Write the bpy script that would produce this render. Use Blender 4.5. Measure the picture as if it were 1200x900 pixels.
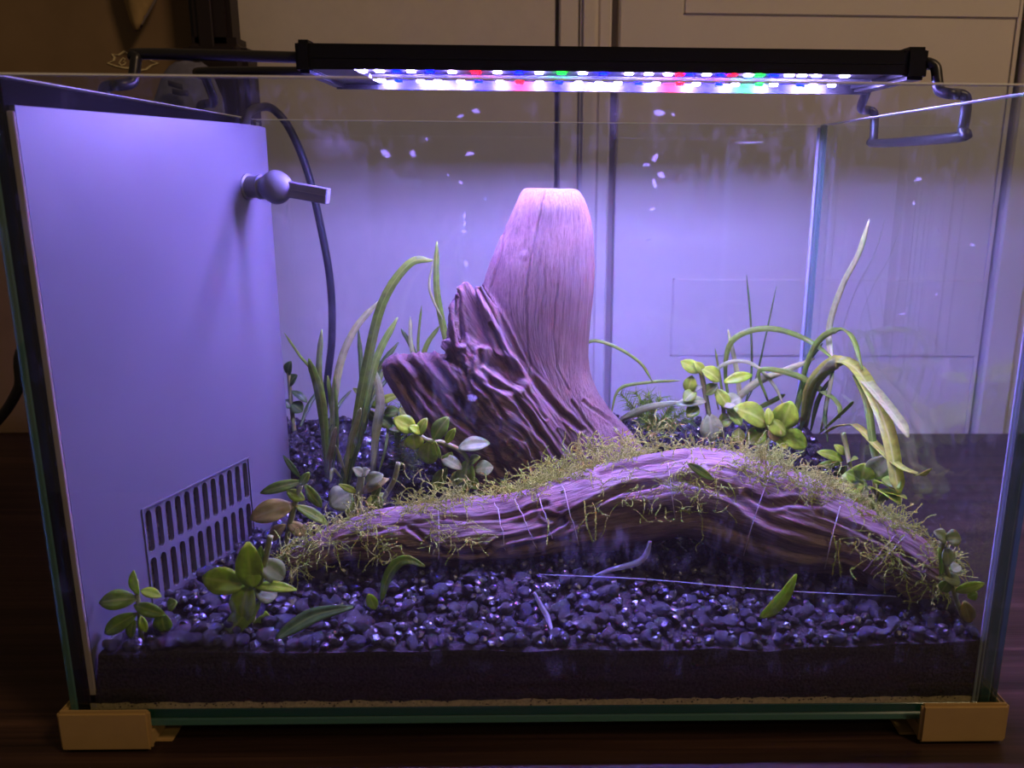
import bpy, bmesh, math, random
import numpy as np
from mathutils import Vector, Matrix, noise

for o in list(bpy.data.objects): bpy.data.objects.remove(o, do_unlink=True)
S = bpy.context.scene
C = S.collection
rnd = random.Random(7)

# ------------------------------------------------------------------ camera
F_PX = 1004.05; CAM = Vector((.1997, -.3251, .2335)); YAW, PITCH, ROLL, PPX = .0272, .2460, .0081, 59.14
fwd = Vector((math.sin(YAW)*math.cos(PITCH), math.cos(YAW)*math.cos(PITCH), -math.sin(PITCH)))
r0 = Vector((math.cos(YAW), -math.sin(YAW), 0)); u0 = r0.cross(fwd)
RT = math.cos(ROLL)*r0 + math.sin(ROLL)*u0; UP = -math.sin(ROLL)*r0 + math.cos(ROLL)*u0
cam = bpy.data.cameras.new('camera'); camo = bpy.data.objects.new('camera', cam); C.objects.link(camo)
M = Matrix((RT, UP, -fwd)).transposed().to_4x4(); M.translation = CAM; camo.matrix_world = M
cam.sensor_fit = 'HORIZONTAL'; cam.sensor_width = 36; cam.lens = F_PX/1200*36; cam.shift_x = -PPX/1200
cam.clip_start = .01; cam.clip_end = 30
cam.dof.use_dof = True; cam.dof.focus_distance = .46; cam.dof.aperture_fstop = 14
S.camera = camo

# ------------------------------------------------------------------ world, light, exposure
w = bpy.data.worlds.new('room_ambience'); S.world = w; w.use_nodes = True
w.node_tree.nodes['Background'].inputs[0].default_value = (1.0, .74, .50, 1)
w.node_tree.nodes['Background'].inputs[1].default_value = .055
S.view_settings.view_transform = 'Standard'; S.view_settings.look = 'None'
S.view_settings.exposure = 0; S.view_settings.gamma = 1; S.view_settings.use_curve_mapping = False
def area(name, loc, target, sx, sy, power, col):
    l = bpy.data.lights.new(name, 'AREA'); l.shape = 'RECTANGLE'; l.size = sx; l.size_y = sy; l.energy = power; l.color = col
    o = bpy.data.objects.new(name, l); C.objects.link(o); o.location = loc
    o.rotation_euler = (Vector(target)-Vector(loc)).to_track_quat('-Z', 'Y').to_euler(); return o
area('room_ceiling_lamp_light', (1.3, -.9, 1.65), (.55, .46, .35), .35, .35, 11.0, (1.0, .66, .38))
LED_POWER = 3300.0
try:
    S.cycles.transparent_max_bounces = 24; S.cycles.caustics_reflective = False; S.cycles.caustics_refractive = False
    S.cycles.sample_clamp_indirect = 6.0
except Exception: pass

# ------------------------------------------------------------------ helpers
def ray(x, y): return fwd + RT*((x-600-PPX)/F_PX) + UP*((450-y)/F_PX)
def at(x, y, Y):
    d = ray(x, y); return CAM + d*((Y-CAM.y)/d.y)
def atin(x, y, Y):                           # same, kept on the inner side of the right pane
    P = at(x, y, Y)
    if P.x > .3905: d = ray(x, y); P = CAM + d*((.3905-CAM.x)/d.x)
    return P
def atz(x, y, Z):
    d = ray(x, y); return CAM + d*((Z-CAM.z)/d.z)
def pxm(P):                                  # metres per picture pixel at a point
    return (P-CAM).dot(fwd)/F_PX
def link(name, me, m, parent=None, smooth=True):
    if isinstance(m, (list, tuple)):
        for k in m: me.materials.append(k)
    elif m: me.materials.append(m)
    if smooth: me.polygons.foreach_set('use_smooth', [True]*len(me.polygons))
    o = bpy.data.objects.new(name, me); C.objects.link(o)
    if parent: o.parent = parent
    return o
def mesh(name, v, f):
    me = bpy.data.meshes.new(name); me.from_pydata([tuple(p) for p in v], [], f); me.update(); return me
def frombm(name, bm):
    bmesh.ops.recalc_face_normals(bm, faces=bm.faces)
    me = bpy.data.meshes.new(name); bm.to_mesh(me); bm.free(); return me
def tag(o, label, cat=None, group=None, kind=None):
    o['label'] = label
    if cat: o['category'] = cat
    if group: o['group'] = group
    if kind: o['kind'] = kind
    return o
def thing(name, loc, label, cat, group=None):
    o = bpy.data.objects.new(name, None); C.objects.link(o); o.location = loc; o.empty_display_size = .01
    return tag(o, label, cat, group)
def part(name, me, m, parent, smooth=True):  # mesh data given in world space, parented under an Empty
    me.transform(Matrix.Translation(-parent_loc(parent))); return link(name, me, m, parent, smooth)
def parent_loc(p):
    v = Vector(p.location)
    while p.parent: p = p.parent; v = v + Vector(p.location)
    return v
def boxbm(bm, lo, hi, bev=0, seg=1):
    r = bmesh.ops.create_cube(bm, size=1)
    lo = Vector(lo); hi = Vector(hi)
    for v in r['verts']:
        v.co = Vector([(lo[i]+hi[i])/2 + v.co[i]*(hi[i]-lo[i]) for i in range(3)])
    if bev:
        es = {e for v in r['verts'] for e in v.link_edges}
        bmesh.ops.bevel(bm, geom=list(es), offset=bev, segments=seg, affect='EDGES')
def box(name, lo, hi, bev=0, seg=1):
    bm = bmesh.new(); boxbm(bm, lo, hi, bev, seg); return frombm(name, bm)
def catmull(P, n):
    P = [Vector(p) for p in P]; Q = [P[0]*2-P[1]] + P + [P[-1]*2-P[-2]]; out = []
    k = len(P)-1
    for i in range(n):
        t = i/(n-1)*k; s = min(int(t), k-1); t -= s
        a, b, c, d = Q[s:s+4]
        out.append(.5*((2*b)+(c-a)*t+(2*a-5*b+4*c-d)*t*t+(3*b-a-3*c+d)*t*t*t))
    return out
def lerp_list(L, n):
    k = len(L)-1; out = []
    for i in range(n):
        t = i/(n-1)*k; s = min(int(t), k-1); out.append(L[s]+(L[s+1]-L[s])*(t-s))
    return out
def tube(name, P, r, n=24, seg=10, smoothpath=True):
    P = catmull(P, n) if smoothpath else [Vector(p) for p in P]; n = len(P)
    rr = [r]*n if not isinstance(r, (list, tuple)) else lerp_list(list(r), n)
    v = []; f = []; prev = None
    for i, p in enumerate(P):
        t = (P[min(i+1, n-1)]-P[max(i-1, 0)]).normalized()
        a = t.orthogonal().normalized() if prev is None else (prev - t*prev.dot(t)).normalized()
        prev = a; b = t.cross(a)
        for j in range(seg):
            g = 2*math.pi*j/seg; v.append(p+(a*math.cos(g)+b*math.sin(g))*rr[i])
    for i in range(n-1):
        for j in range(seg):
            f.append((i*seg+j, i*seg+(j+1) % seg, (i+1)*seg+(j+1) % seg, (i+1)*seg+j))
    f.append(tuple(range(seg))[::-1]); f.append(tuple(range((n-1)*seg, n*seg)))
    return mesh(name, v, f)
def sheet(name, rows, thick, uv=True):       # a curved sheet with real thickness from a grid of points
    n = len(rows); m = len(rows[0]); v = []; f = []; at_ = []
    N = []
    for i in range(n):
        for j in range(m):
            a = rows[min(i+1, n-1)][j]-rows[max(i-1, 0)][j]; b = rows[i][min(j+1, m-1)]-rows[i][max(j-1, 0)]
            k = a.cross(b); N.append(k.normalized() if k.length > 1e-12 else Vector((0, 0, 1)))
    for s in (.5, -.5):
        for i in range(n):
            for j in range(m):
                v.append(rows[i][j]+N[i*m+j]*thick*s); at_.append((i/(n-1), j/(m-1), s))
    o = n*m
    for i in range(n-1):
        for j in range(m-1):
            a, b, c, d = i*m+j, i*m+j+1, (i+1)*m+j+1, (i+1)*m+j
            f.append((a, d, c, b)); f.append((a+o, b+o, c+o, d+o))
    ring = [j for j in range(m)] + [i*m+m-1 for i in range(1, n)] + [(n-1)*m+j for j in range(m-2, -1, -1)] + [i*m for i in range(n-2, 0, -1)]
    for k in range(len(ring)):
        a, b = ring[k], ring[(k+1) % len(ring)]; f.append((a, b, b+o, a+o))
    me = mesh(name, v, f)
    t = me.attributes.new('luv', 'FLOAT_VECTOR', 'POINT'); t.data.foreach_set('vector', [q for p in at_ for q in p])
    return me

# ------------------------------------------------------------------ materials
def nt(name):
    m = bpy.data.materials.new(name); m.use_nodes = True; t = m.node_tree; t.nodes.clear()
    out = t.nodes.new('ShaderNodeOutputMaterial'); return m, t, out
def N(t, kind, **kw):
    n = t.nodes.new(kind)
    for k, v in kw.items():
        if k.startswith('_'): setattr(n, k[1:], v)
        else: n.inputs[k.replace('__', ' ')].default_value = v
    return n
def prin(t, out, col=(.5, .5, .5), rough=.5, metal=0, spec=.5):
    p = N(t, 'ShaderNodeBsdfPrincipled', Roughness=rough, Metallic=metal); p.inputs['Base Color'].default_value = (*col, 1)
    p.inputs['Specular IOR Level'].default_value = spec
    t.links.new(p.outputs[0], out.inputs[0]); return p
def ramp(t, src, stops):
    r = t.nodes.new('ShaderNodeValToRGB'); e = r.color_ramp.elements
    while len(e) < len(stops): e.new(.5)
    for k, (p, c) in zip(e, stops): k.position = p; k.color = (*c, 1) if len(c) == 3 else c
    t.links.new(src, r.inputs[0]); return r.outputs[0]
def coords(t, scale=(1, 1, 1), attr=None):
    if attr:
        c = N(t, 'ShaderNodeAttribute', _attribute_name=attr); o = c.outputs['Vector']
    else:
        c = t.nodes.new('ShaderNodeTexCoord'); o = c.outputs['Object']
    m = t.nodes.new('ShaderNodeMapping'); m.inputs['Scale'].default_value = scale; t.links.new(o, m.inputs[0]); return m.outputs[0]
def noiset(t, vec, scale, detail=4, rough=.55, dist=0):
    n = N(t, 'ShaderNodeTexNoise', Scale=scale, Detail=detail, Roughness=rough, Distortion=dist); t.links.new(vec, n.inputs['Vector']); return n.outputs['Fac']
def bump(t, p, h, s, d=.001):
    b = N(t, 'ShaderNodeBump', Strength=s, Distance=d); t.links.new(h, b.inputs['Height']); t.links.new(b.outputs[0], p.inputs['Normal'])
def simple(name, col, rough=.5, metal=0, spec=.5, var=.0, nscale=40, bmp=0, bd=.0005):
    m, t, out = nt(name); p = prin(t, out, col, rough, metal, spec)
    if var or bmp:
        n = noiset(t, coords(t), nscale)
        if var:
            t.links.new(ramp(t, n, [(.3, tuple(c*(1-var) for c in col)), (.7, tuple(min(1, c*(1+var)) for c in col))]), p.inputs['Base Color'])
        if bmp: bump(t, p, n, bmp, bd)
    return m
def glass_mat(name, dirt=.03, tint=(.93, .97, .96), seed=0):
    m, t, out = nt(name)
    lw = N(t, 'ShaderNodeLayerWeight', Blend=.5)
    pw = N(t, 'ShaderNodeMath', _operation='POWER'); pw.inputs[1].default_value = 5; t.links.new(lw.outputs['Facing'], pw.inputs[0])
    ml = N(t, 'ShaderNodeMath', _operation='MULTIPLY_ADD'); ml.inputs[1].default_value = .96; ml.inputs[2].default_value = .04; t.links.new(pw.outputs[0], ml.inputs[0])
    tr = t.nodes.new('ShaderNodeBsdfTransparent'); tr.inputs[0].default_value = (*tint, 1)
    gl = N(t, 'ShaderNodeBsdfGlossy', Roughness=.0); gl.inputs[0].default_value = (1, 1, 1, 1)
    mx = t.nodes.new('ShaderNodeMixShader'); t.links.new(ml.outputs[0], mx.inputs[0]); t.links.new(tr.outputs[0], mx.inputs[1]); t.links.new(gl.outputs[0], mx.inputs[2])
    # film of dried water and smears
    df = t.nodes.new('ShaderNodeBsdfDiffuse'); df.inputs[0].default_value = (.9, .9, .9, 1)
    ts = t.nodes.new('ShaderNodeBsdfTranslucent'); ts.inputs[0].default_value = (.9, .9, .9, 1)
    ds = t.nodes.new('ShaderNodeMixShader'); ds.inputs[0].default_value = .6; t.links.new(df.outputs[0], ds.inputs[1]); t.links.new(ts.outputs[0], ds.inputs[2])
    c = coords(t, (1, 1, 1.6))
    a = ramp(t, noiset(t, c, 26, 5, .62, .6), [(.48, (0, 0, 0)), (.78, (1, 1, 1))])
    b = ramp(t, noiset(t, coords(t, (1, 1, .35)), 160, 4, .7, .3), [(.5, (0, 0, 0)), (.8, (1, 1, 1))])
    ab = N(t, 'ShaderNodeMath', _operation='MULTIPLY'); t.links.new(a, ab.inputs[0]); t.links.new(b, ab.inputs[1])
    sm = N(t, 'ShaderNodeMath', _operation='MULTIPLY_ADD'); sm.inputs[1].default_value = dirt*8; sm.inputs[2].default_value = dirt*.14; t.links.new(ab.outputs[0], sm.inputs[0])
    m2 = t.nodes.new('ShaderNodeMixShader'); t.links.new(sm.outputs[0], m2.inputs[0]); t.links.new(mx.outputs[0], m2.inputs[1]); t.links.new(ds.outputs[0], m2.inputs[2])
    t.links.new(m2.outputs[0], out.inputs[0]); return m
def see_through(name, col, alpha, rough=.3, emis=None):
    m, t, out = nt(name); p = prin(t, out, col, rough)
    tr = t.nodes.new('ShaderNodeBsdfTransparent'); tr.inputs[0].default_value = (*[min(1, .5+c*.6) for c in col], 1)
    mx = t.nodes.new('ShaderNodeMixShader'); mx.inputs[0].default_value = alpha
    t.links.new(tr.outputs[0], mx.inputs[1]); t.links.new(p.outputs[0], mx.inputs[2]); t.links.new(mx.outputs[0], out.inputs[0]); return m
def emit(name, col, s):
    m, t, out = nt(name); e = N(t, 'ShaderNodeEmission', Strength=s); e.inputs[0].default_value = (*col, 1); t.links.new(e.outputs[0], out.inputs[0]); return m
def leaf_mat(name, col, rib, rough=.3, trans=.3, seed=0):
    m, t, out = nt(name); p = prin(t, out, col, rough+.08, 0, .3)
    a = N(t, 'ShaderNodeAttribute', _attribute_name='luv'); s = t.nodes.new('ShaderNodeSeparateXYZ'); t.links.new(a.outputs['Vector'], s.inputs[0])
    d = N(t, 'ShaderNodeMath', _operation='SUBTRACT'); d.inputs[1].default_value = .5; t.links.new(s.outputs[1], d.inputs[0])
    ad = N(t, 'ShaderNodeMath', _operation='ABSOLUTE'); t.links.new(d.outputs[0], ad.inputs[0])
    ribc = ramp(t, ad.outputs[0], [(.02, (1, 1, 1)), (.09, (0, 0, 0))])
    base = ramp(t, noiset(t, coords(t), 220, 4), [(.3, tuple(c*.72 for c in col)), (.7, tuple(min(1, c*1.25) for c in col))])
    mx = N(t, 'ShaderNodeMix', _data_type='RGBA'); t.links.new(ribc, mx.inputs[0]); t.links.new(base, mx.inputs[6]); mx.inputs[7].default_value = (*rib, 1)
    t.links.new(mx.outputs[2], p.inputs['Base Color'])
    tl = t.nodes.new('ShaderNodeBsdfTranslucent'); t.links.new(mx.outputs[2], tl.inputs[0])
    ms = t.nodes.new('ShaderNodeMixShader'); ms.inputs[0].default_value = trans; t.links.new(p.outputs[0], ms.inputs[1]); t.links.new(tl.outputs[0], ms.inputs[2])
    t.links.new(ms.outputs[0], out.inputs[0]); return m
def wood_mat(name, light, mid, dark):
    m, t, out = nt(name); p = prin(t, out, mid, .75, 0, .25)
    fine = noiset(t, coords(t, (55, 900, 900), 'grain'), 1, 6, .65, .25)
    broad = noiset(t, coords(t, (12, 150, 150), 'grain'), 1, 4, .6, .4)
    spot = noiset(t, coords(t), 38, 3)
    c1 = ramp(t, fine, [(.34, dark), (.47, mid), (.62, light)])
    c2 = ramp(t, broad, [(.3, tuple(c*.62 for c in mid)), (.62, light)])
    mx = N(t, 'ShaderNodeMix', _data_type='RGBA'); mx.inputs[0].default_value = .45; t.links.new(c1, mx.inputs[6]); t.links.new(c2, mx.inputs[7])
    m3 = N(t, 'ShaderNodeMix', _data_type='RGBA', _blend_type='MULTIPLY'); m3.inputs[0].default_value = .5; t.links.new(mx.outputs[2], m3.inputs[6])
    t.links.new(ramp(t, spot, [(.35, (.62, .56, .55)), (.6, (1, 1, 1))]), m3.inputs[7])
    # cracks carved into the mesh are mixed towards the dark tone
    cr = N(t, 'ShaderNodeAttribute', _attribute_name='crack')
    m4 = N(t, 'ShaderNodeMix', _data_type='RGBA'); t.links.new(cr.outputs['Fac'], m4.inputs[0]); t.links.new(m3.outputs[2], m4.inputs[6]); m4.inputs[7].default_value = (*dark, 1)
    t.links.new(m4.outputs[2], p.inputs['Base Color'])
    vf = noiset(t, coords(t, (110, 2300, 2300), 'grain'), 1, 4, .7, .2)
    m5 = N(t, 'ShaderNodeMix', _data_type='RGBA', _blend_type='MULTIPLY'); m5.inputs[0].default_value = .75; t.links.new(m4.outputs[2], m5.inputs[6]); t.links.new(ramp(t, vf, [(.34, (.42, .38, .37)), (.5, (1, 1, 1))]), m5.inputs[7])
    t.links.new(m5.outputs[2], p.inputs['Base Color'])
    bump(t, p, fine, .8, .0011); return m

M_wall = simple('painted_wall', (.74, .68, .62), .8, 0, .2, .03, 60, .25, .0012)
M_door = simple('door_paint', (.78, .72, .66), .5, 0, .35, .02, 20)
M_gap_shade = simple('gap_shade', (.05, .04, .04), .9)
M_floor = simple('carpet_floor', (.34, .27, .2), .95, 0, .1, .15, 300)
m, t, out = nt('dark_walnut'); p = prin(t, out, (.03, .02, .015), .38, 0, .4)
g1 = noiset(t, coords(t, (2.2, 95, 95)), 1, 6, .6, .5); g2 = noiset(t, coords(t, (9, 520, 520)), 1, 3, .6, .2)
mg = N(t, 'ShaderNodeMix', _data_type='RGBA', _blend_type='MULTIPLY'); mg.inputs[0].default_value = .8
t.links.new(ramp(t, g1, [(.3, (.016, .009, .0075)), (.55, (.058, .030, .022)), (.75, (.13, .068, .046))]), mg.inputs[6]); t.links.new(ramp(t, g2, [(.3, (.45, .45, .45)), (.6, (1.1, 1.1, 1.1))]), mg.inputs[7])
t.links.new(mg.outputs[2], p.inputs['Base Color']); bump(t, p, g2, .25, .0004); M_table = m
M_glass = glass_mat('clear_glass', .016)
M_glass_b = glass_mat('clear_glass_back', .007)
M_edge = see_through('green_glass_edge', (.10, .25, .22), .62, .18)
M_topedge_lit = see_through('lit_top_edge', (.85, .88, .9), .92, .3)  # pale colour carries the lamplit line along the pane tops
M_base_glass = see_through('base_glass', (.012, .10, .07), .9, .12)
M_foot = simple('tan_plastic', (.46, .31, .12), .5, 0, .4, .05, 90)
M_silicone = see_through('clear_silicone', (.6, .66, .72), .55, .25)
m, t, out = nt('black_film'); dfn = t.nodes.new('ShaderNodeBsdfDiffuse'); dfn.inputs[0].default_value = (.012, .011, .013, 1); t.links.new(dfn.outputs[0], out.inputs[0]); M_film = m
M_sand = simple('tan_sand', (.60, .45, .26), .9, 0, .1, .25, 900)
M_pvc = simple('grey_white_plastic', (.132, .127, .135), .42, 0, .4, .025, 35, .12, .0002)
M_pvc2 = simple('grey_plastic_fitting', (.17, .17, .18), .4, 0, .4, .04, 80)
M_strip = simple('beige_strip', (.46, .36, .30), .6)
M_sponge = simple('filter_sponge', (.36, .28, .24), .95, 0, .1, .75, 520, .9, .002)
M_black = simple('black_metal', (.006, .0055, .006), .42, 0, .3)
M_blackm = simple('black_coated_wire', (.016, .015, .017), .35, 0, .5)
M_cord = simple('black_rubber_cord', (.02, .02, .026), .45, 0, .4)
M_board = simple('grey_led_board', (.05, .05, .06), .5)
M_soil = simple('dark_soil', (.036, .029, .030), .95, 0, .15, .7, 750, .8, .0012)
M_pebble = simple('black_pebble', (.026, .023, .022), .25, 0, 1.0, .6, 420, .7, .0006)
M_wood = wood_mat('driftwood_upright', (.32, .205, .158), (.25, .162, .127), (.085, .052, .043))
M_wood2 = wood_mat('driftwood_branch', (.47, .325, .255), (.315, .21, .17), (.06, .038, .032))
LM = {
 'fresh': leaf_mat('leaf_fresh', (.42, .60, .035), (.60, .72, .10), .30, .38),
 'mid': leaf_mat('leaf_mid', (.26, .42, .035), (.46, .58, .09), .30, .38),
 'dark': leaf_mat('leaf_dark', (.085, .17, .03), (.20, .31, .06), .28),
 'pale': leaf_mat('leaf_pale', (.40, .50, .17), (.54, .62, .24), .2, .35),
 'brown': leaf_mat('leaf_brown', (.40, .35, .06), (.48, .44, .10), .35),
 'bright': leaf_mat('leaf_bright', (.46, .68, .03), (.58, .74, .07), .28, .4),
 'blade': leaf_mat('blade_green', (.22, .36, .035), (.34, .48, .07), .32),
 'bladeL': leaf_mat('blade_pale', (.48, .56, .16), (.58, .66, .22), .3),
 'bladeY': leaf_mat('blade_yellow', (.48, .56, .06), (.62, .68, .16), .3)}
M_stem = simple('plant_stem', (.28, .32, .07), .45, 0, .4, .2, 200)
M_moss = simple('moss_green', (.43, .50, .085), .85, 0, .05, .35, 500)
M_needle = simple('needle_foliage', (.24, .40, .04), .6, 0, .1, .4, 300)
M_thread = simple('cotton_thread', (.62, .52, .45), .7)
M_line = see_through('nylon_line', (.7, .7, .75), .45)
m, t, out = nt('dried_water_mark'); tl_ = t.nodes.new('ShaderNodeBsdfTranslucent'); tl_.inputs[0].default_value = (.95, .95, .95, 1)
tp_ = t.nodes.new('ShaderNodeBsdfTransparent'); mx_ = t.nodes.new('ShaderNodeMixShader'); mx_.inputs[0].default_value = .08
t.links.new(tp_.outputs[0], mx_.inputs[1]); t.links.new(tl_.outputs[0], mx_.inputs[2]); t.links.new(mx_.outputs[0], out.inputs[0]); M_spot = m
M_card = simple('brown_cardboard', (.25, .17, .095), .85, 0, .15, .08, 25)
M_emblem = simple('yellow_print', (.85, .72, .40), .7)
M_post = simple('dark_stained_wood', (.018, .010, .010), .45)
M_strap = simple('tan_cloth', (.42, .29, .13), .85, 0, .1, .1, 200)
M_strapE = simple('strap_edge', (.20, .16, .15), .8)
M_cap = simple('blue_grey_cloth', (.16, .16, .23), .85, 0, .1, .15, 160)
M_capS = simple('dark_stripe', (.03, .028, .04), .8)

# ------------------------------------------------------------------ the setting
TZ = -.010; WY = .465
FLZ = TZ - .74
def struct(name, me, m, parent=None, smooth=False, label=None):
    o = link(name, me, m, parent, smooth); 
    if not parent: o['kind'] = 'structure'
    if label: o['label'] = label
    return o
xw = at(650, 100, WY).x; xg = at(719, 100, WY).x; xd = at(1190, 40, WY).x
struct('floor', box('floor', (-2.2, -2.2, FLZ-.05), (3, WY+.12, FLZ)), M_floor, label='carpeted floor below the table')
struct('wall_back', box('wall_back', (-2.2, WY, FLZ), (xw, WY+.1, 1.7)), M_wall, label='cream painted wall behind the tank')
struct('wall_right', box('wall_right', (xd+.035, WY-.004, FLZ), (3, WY+.1, 1.7)), M_wall, label='cream wall beyond the closet door')
# casing between wall and door: three moulded steps
bm = bmesh.new()
xc = [xw+.0035, xw+.021, xw+.037, xg-.003]
boxbm(bm, (xc[0], WY-.004, FLZ), (xc[1], WY+.06, 1.7), .0015)
boxbm(bm, (xc[1]+.0005, WY-.009, FLZ), (xc[2], WY+.06, 1.7), .003, 2)
boxbm(bm, (xc[2]+.0005, WY-.005, FLZ), (xc[3], WY+.06, 1.7), .0015)
boxbm(bm, (xw-.001, WY+.02, FLZ), (xg+.004, WY+.08, 1.7))
struct('trim_1', frombm('trim_1', bm), M_door, label='moulded door casing between wall and closet door')
bm = bmesh.new(); boxbm(bm, (xd+.006, WY-.010, FLZ), (xd+.034, WY+.05, 1.7), .002)
struct('trim_2', frombm('trim_2', bm), M_door, label='narrow casing at the far side of the closet door')
bm = bmesh.new(); boxbm(bm, (xg-.004, WY+.03, FLZ), (xd+.01, WY+.09, 1.7))  # dark box behind the door, its colour is the shade in the gap
struct('gap_backing', frombm('gap_backing', bm), M_gap_shade, label='dark backing that gives the shade in the gap around the closet door')
# door: stiles, rails and sunk panels, each a piece of its own
DY = WY-.003
dl = xg+.0035; dr = xd; sl = at(790, 300, DY).x; sr = at(1160, 300, DY).x
zA = at(900, 18, DY).z; zB = at(900, 327, DY).z; zC = at(900, 418, DY).z
door = bpy.data.objects.new('door_1', None); C.objects.link(door); door.location = (dl, DY, FLZ); tag(door, 'cream panelled closet door behind the tank', kind='structure')
for nm, lo, hi in (('stile', (dl, DY, FLZ+.01), (sl, DY+.03, 1.68)), ('stile', (sr, DY, FLZ+.01), (dr, DY+.03, 1.68)),
                   ('rail', (sl+.0003, DY, zA), (sr-.0003, DY+.03, zA+.16)), ('rail', (sl+.0003, DY, zC), (sr-.0003, DY+.03, zB)),
                   ('rail', (sl+.0003, DY, FLZ+.01), (sr-.0003, DY+.03, FLZ+.2)), ('rail', (sl+.0003, DY, 1.5), (sr-.0003, DY+.03, 1.68))):
    part(nm, box(nm, lo, hi, .0012, 2), M_door, door, False)
for lo, hi in (((sl, DY+.0018, zB), (sr, DY+.022, zA)), ((sl, DY+.0018, FLZ+.2), (sr, DY+.022, zC)), ((sl, DY+.0018, zA+.16), (sr, DY+.022, 1.5))):
    part('door_panel', box('door_panel', lo, hi), M_door, door, False)

# table
tb = thing('table', (.2, .2, FLZ), 'dark walnut wooden table with fine straight grain under the tank', 'table')
part('tabletop', box('tabletop', (-.75, -.062, TZ-.03), (1.25, WY-.012, TZ), .002, 2), M_table, tb, False)
for x in (-.7, 1.16):
    for y in (-.02, WY-.075): part('leg', box('leg', (x, y, FLZ), (x+.05, y+.05, TZ-.03), .002), M_table, tb, False)
    part('apron', box('apron', (x+.012, .03, TZ-.11), (x+.034, WY-.075, TZ-.03)), M_table, tb, False)

# ------------------------------------------------------------------ things behind the tank, left
cb = thing('cardboard_sheet', at(60, 505, WY-.008), 'brown cardboard sheet with a yellow star-shaped crest, standing against the wall', 'cardboard')
xr_ = at(228, 60, WY-.012).x
part('board', box('board', (-.55, WY-.014, TZ), (xr_, WY-.004, .62), .001), M_card, cb, False)
# crest outline: a scalloped star shield, built as thin raised print
def outline_px(pts, Y, wpx, name):
    P = [at(x, y, Y) for x, y in pts]; s = pxm(P[0])*wpx
    v = []; f = []
    n = len(P); ctr = sum(P, Vector())/n
    for p in P:
        d = (ctr-p).normalized()
        for q in (p, p+d*s):
            v.append(q); v.append(q+Vector((0, .0006, 0)))
    for i in range(n):
        a = i*4; b = ((i+1) % n)*4
        f += [(a, b, b+2, a+2), (a+1, a+3, b+3, b+1), (a, a+1, b+1, b), (a+2, b+2, b+3, a+3)]
    return mesh(name, v, f)
star = [(145, 59), (151, 63), (159, 61), (168, 64), (176, 66), (178, 71), (186, 74), (178, 77), (172, 82), (163, 83), (154, 81), (145, 80), (136, 78), (125, 74), (132, 71), (133, 67), (130, 63), (138, 64)]
part('crest_outline', outline_px(star, WY-.0148, 2.2, 'crest_outline'), M_emblem, cb, False)
fig = [(139, 74), (141, 70), (144, 67), (147, 69), (145, 72), (148, 73), (146, 76), (142, 77)]
part('crest_figure', outline_px(fig, WY-.0148, 1.2, 'crest_figure'), M_emblem, cb, False)
# hanging tapered strip
Ys = WY-.03
rows = []
for k, (xl, xr, y) in enumerate([(138, 196, -40), (141, 190, -18), (146, 183, 0), (150, 175, 14), (154, 168, 26), (159, 163, 35)]):
    rows.append([at(xl+(xr-xl)*j/4, y, Ys-.004*math.sin(math.pi*j/4)) for j in range(5)])
hs = thing('hanging_strip', at(165, -40, Ys), 'pale tan tapered cloth strip hanging down in front of cardboard', 'cloth strip')
part('cloth', sheet('cloth', rows, .0015), M_strap, hs)
part('edge_binding', tube('edge_binding', [r[-1]-Vector((0, .001, 0)) for r in rows], .0012, 14, 6), M_strapE, hs)
part('tip', tube('tip', [at(160, 35, Ys), at(163, 32, Ys-.001), at(166, 29, Ys-.002)], .0012, 6, 6), M_post, hs)
# dark post
x0 = at(229, 60, .43).x; x1 = at(277, 60, .43).x
po = thing('wooden_post', (x0, .43, TZ), 'dark brown upright wooden post behind the filter corner', 'post')
part('shaft', box('shaft', (x0, .42, TZ), (x1, .447, .62), .004, 2), M_post, po, False)
part('groove_strip', box('groove_strip', (x0+.008, .417, TZ+.001), (x0+.020, .4195, .62), .001), M_post, po, False)
part('shadow_block', box('shadow_block', (x0-.006, .412, TZ), (x1+.012, .452, at(285, 46, .43).z), .008, 3), M_post, po, False)  # dark block built in place of the post's shadow beside it
# blue grey cloth cap hung on the post
cY = .395
cp = thing('cloth_cap', at(222, 122, cY), 'blue-grey cloth cap with two dark stripes resting against the dark post', 'cap')
v = []; f = []; ns, nr = 22, 12
prof = [(205, 236, 73), (198, 243, 78), (192, 248, 86), (188, 252, 95), (185, 256, 105), (182, 260, 114), (181, 262, 122), (181, 263, 132), (182, 263, 140)]
for xl, xr, y in prof:
    c = at((xl+xr)/2, y, cY); hw = (xr-xl)/2*pxm(c)
    for j in range(ns):
        a = 2*math.pi*j/ns; v.append(c+Vector((hw*math.cos(a), hw*.42*math.sin(a), .0008*math.sin(3*a))))
for i in range(len(prof)-1):
    for j in range(ns): f.append((i*ns+j, (i+1)*ns+j, (i+1)*ns+(j+1) % ns, i*ns+(j+1) % ns))
f.append(tuple(range(ns))); f.append(tuple(range((len(prof)-1)*ns, len(prof)*ns))[::-1])
part('crown', mesh('crown', v, f), M_cap, cp)
for pts, wd in (([(197, 97), (206, 100), (214, 102)], 3.2), ([(202, 107), (212, 109), (220, 109)], 3.2)):
    rows = []
    for x, y in pts:
        c = at(x, y, cY-.0182); s = wd*pxm(c); rows.append([c+Vector((0, 0, s)), c, c-Vector((0, 0, s))])
    part('stripe', sheet('stripe', rows, .001), M_capS, cp)
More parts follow.
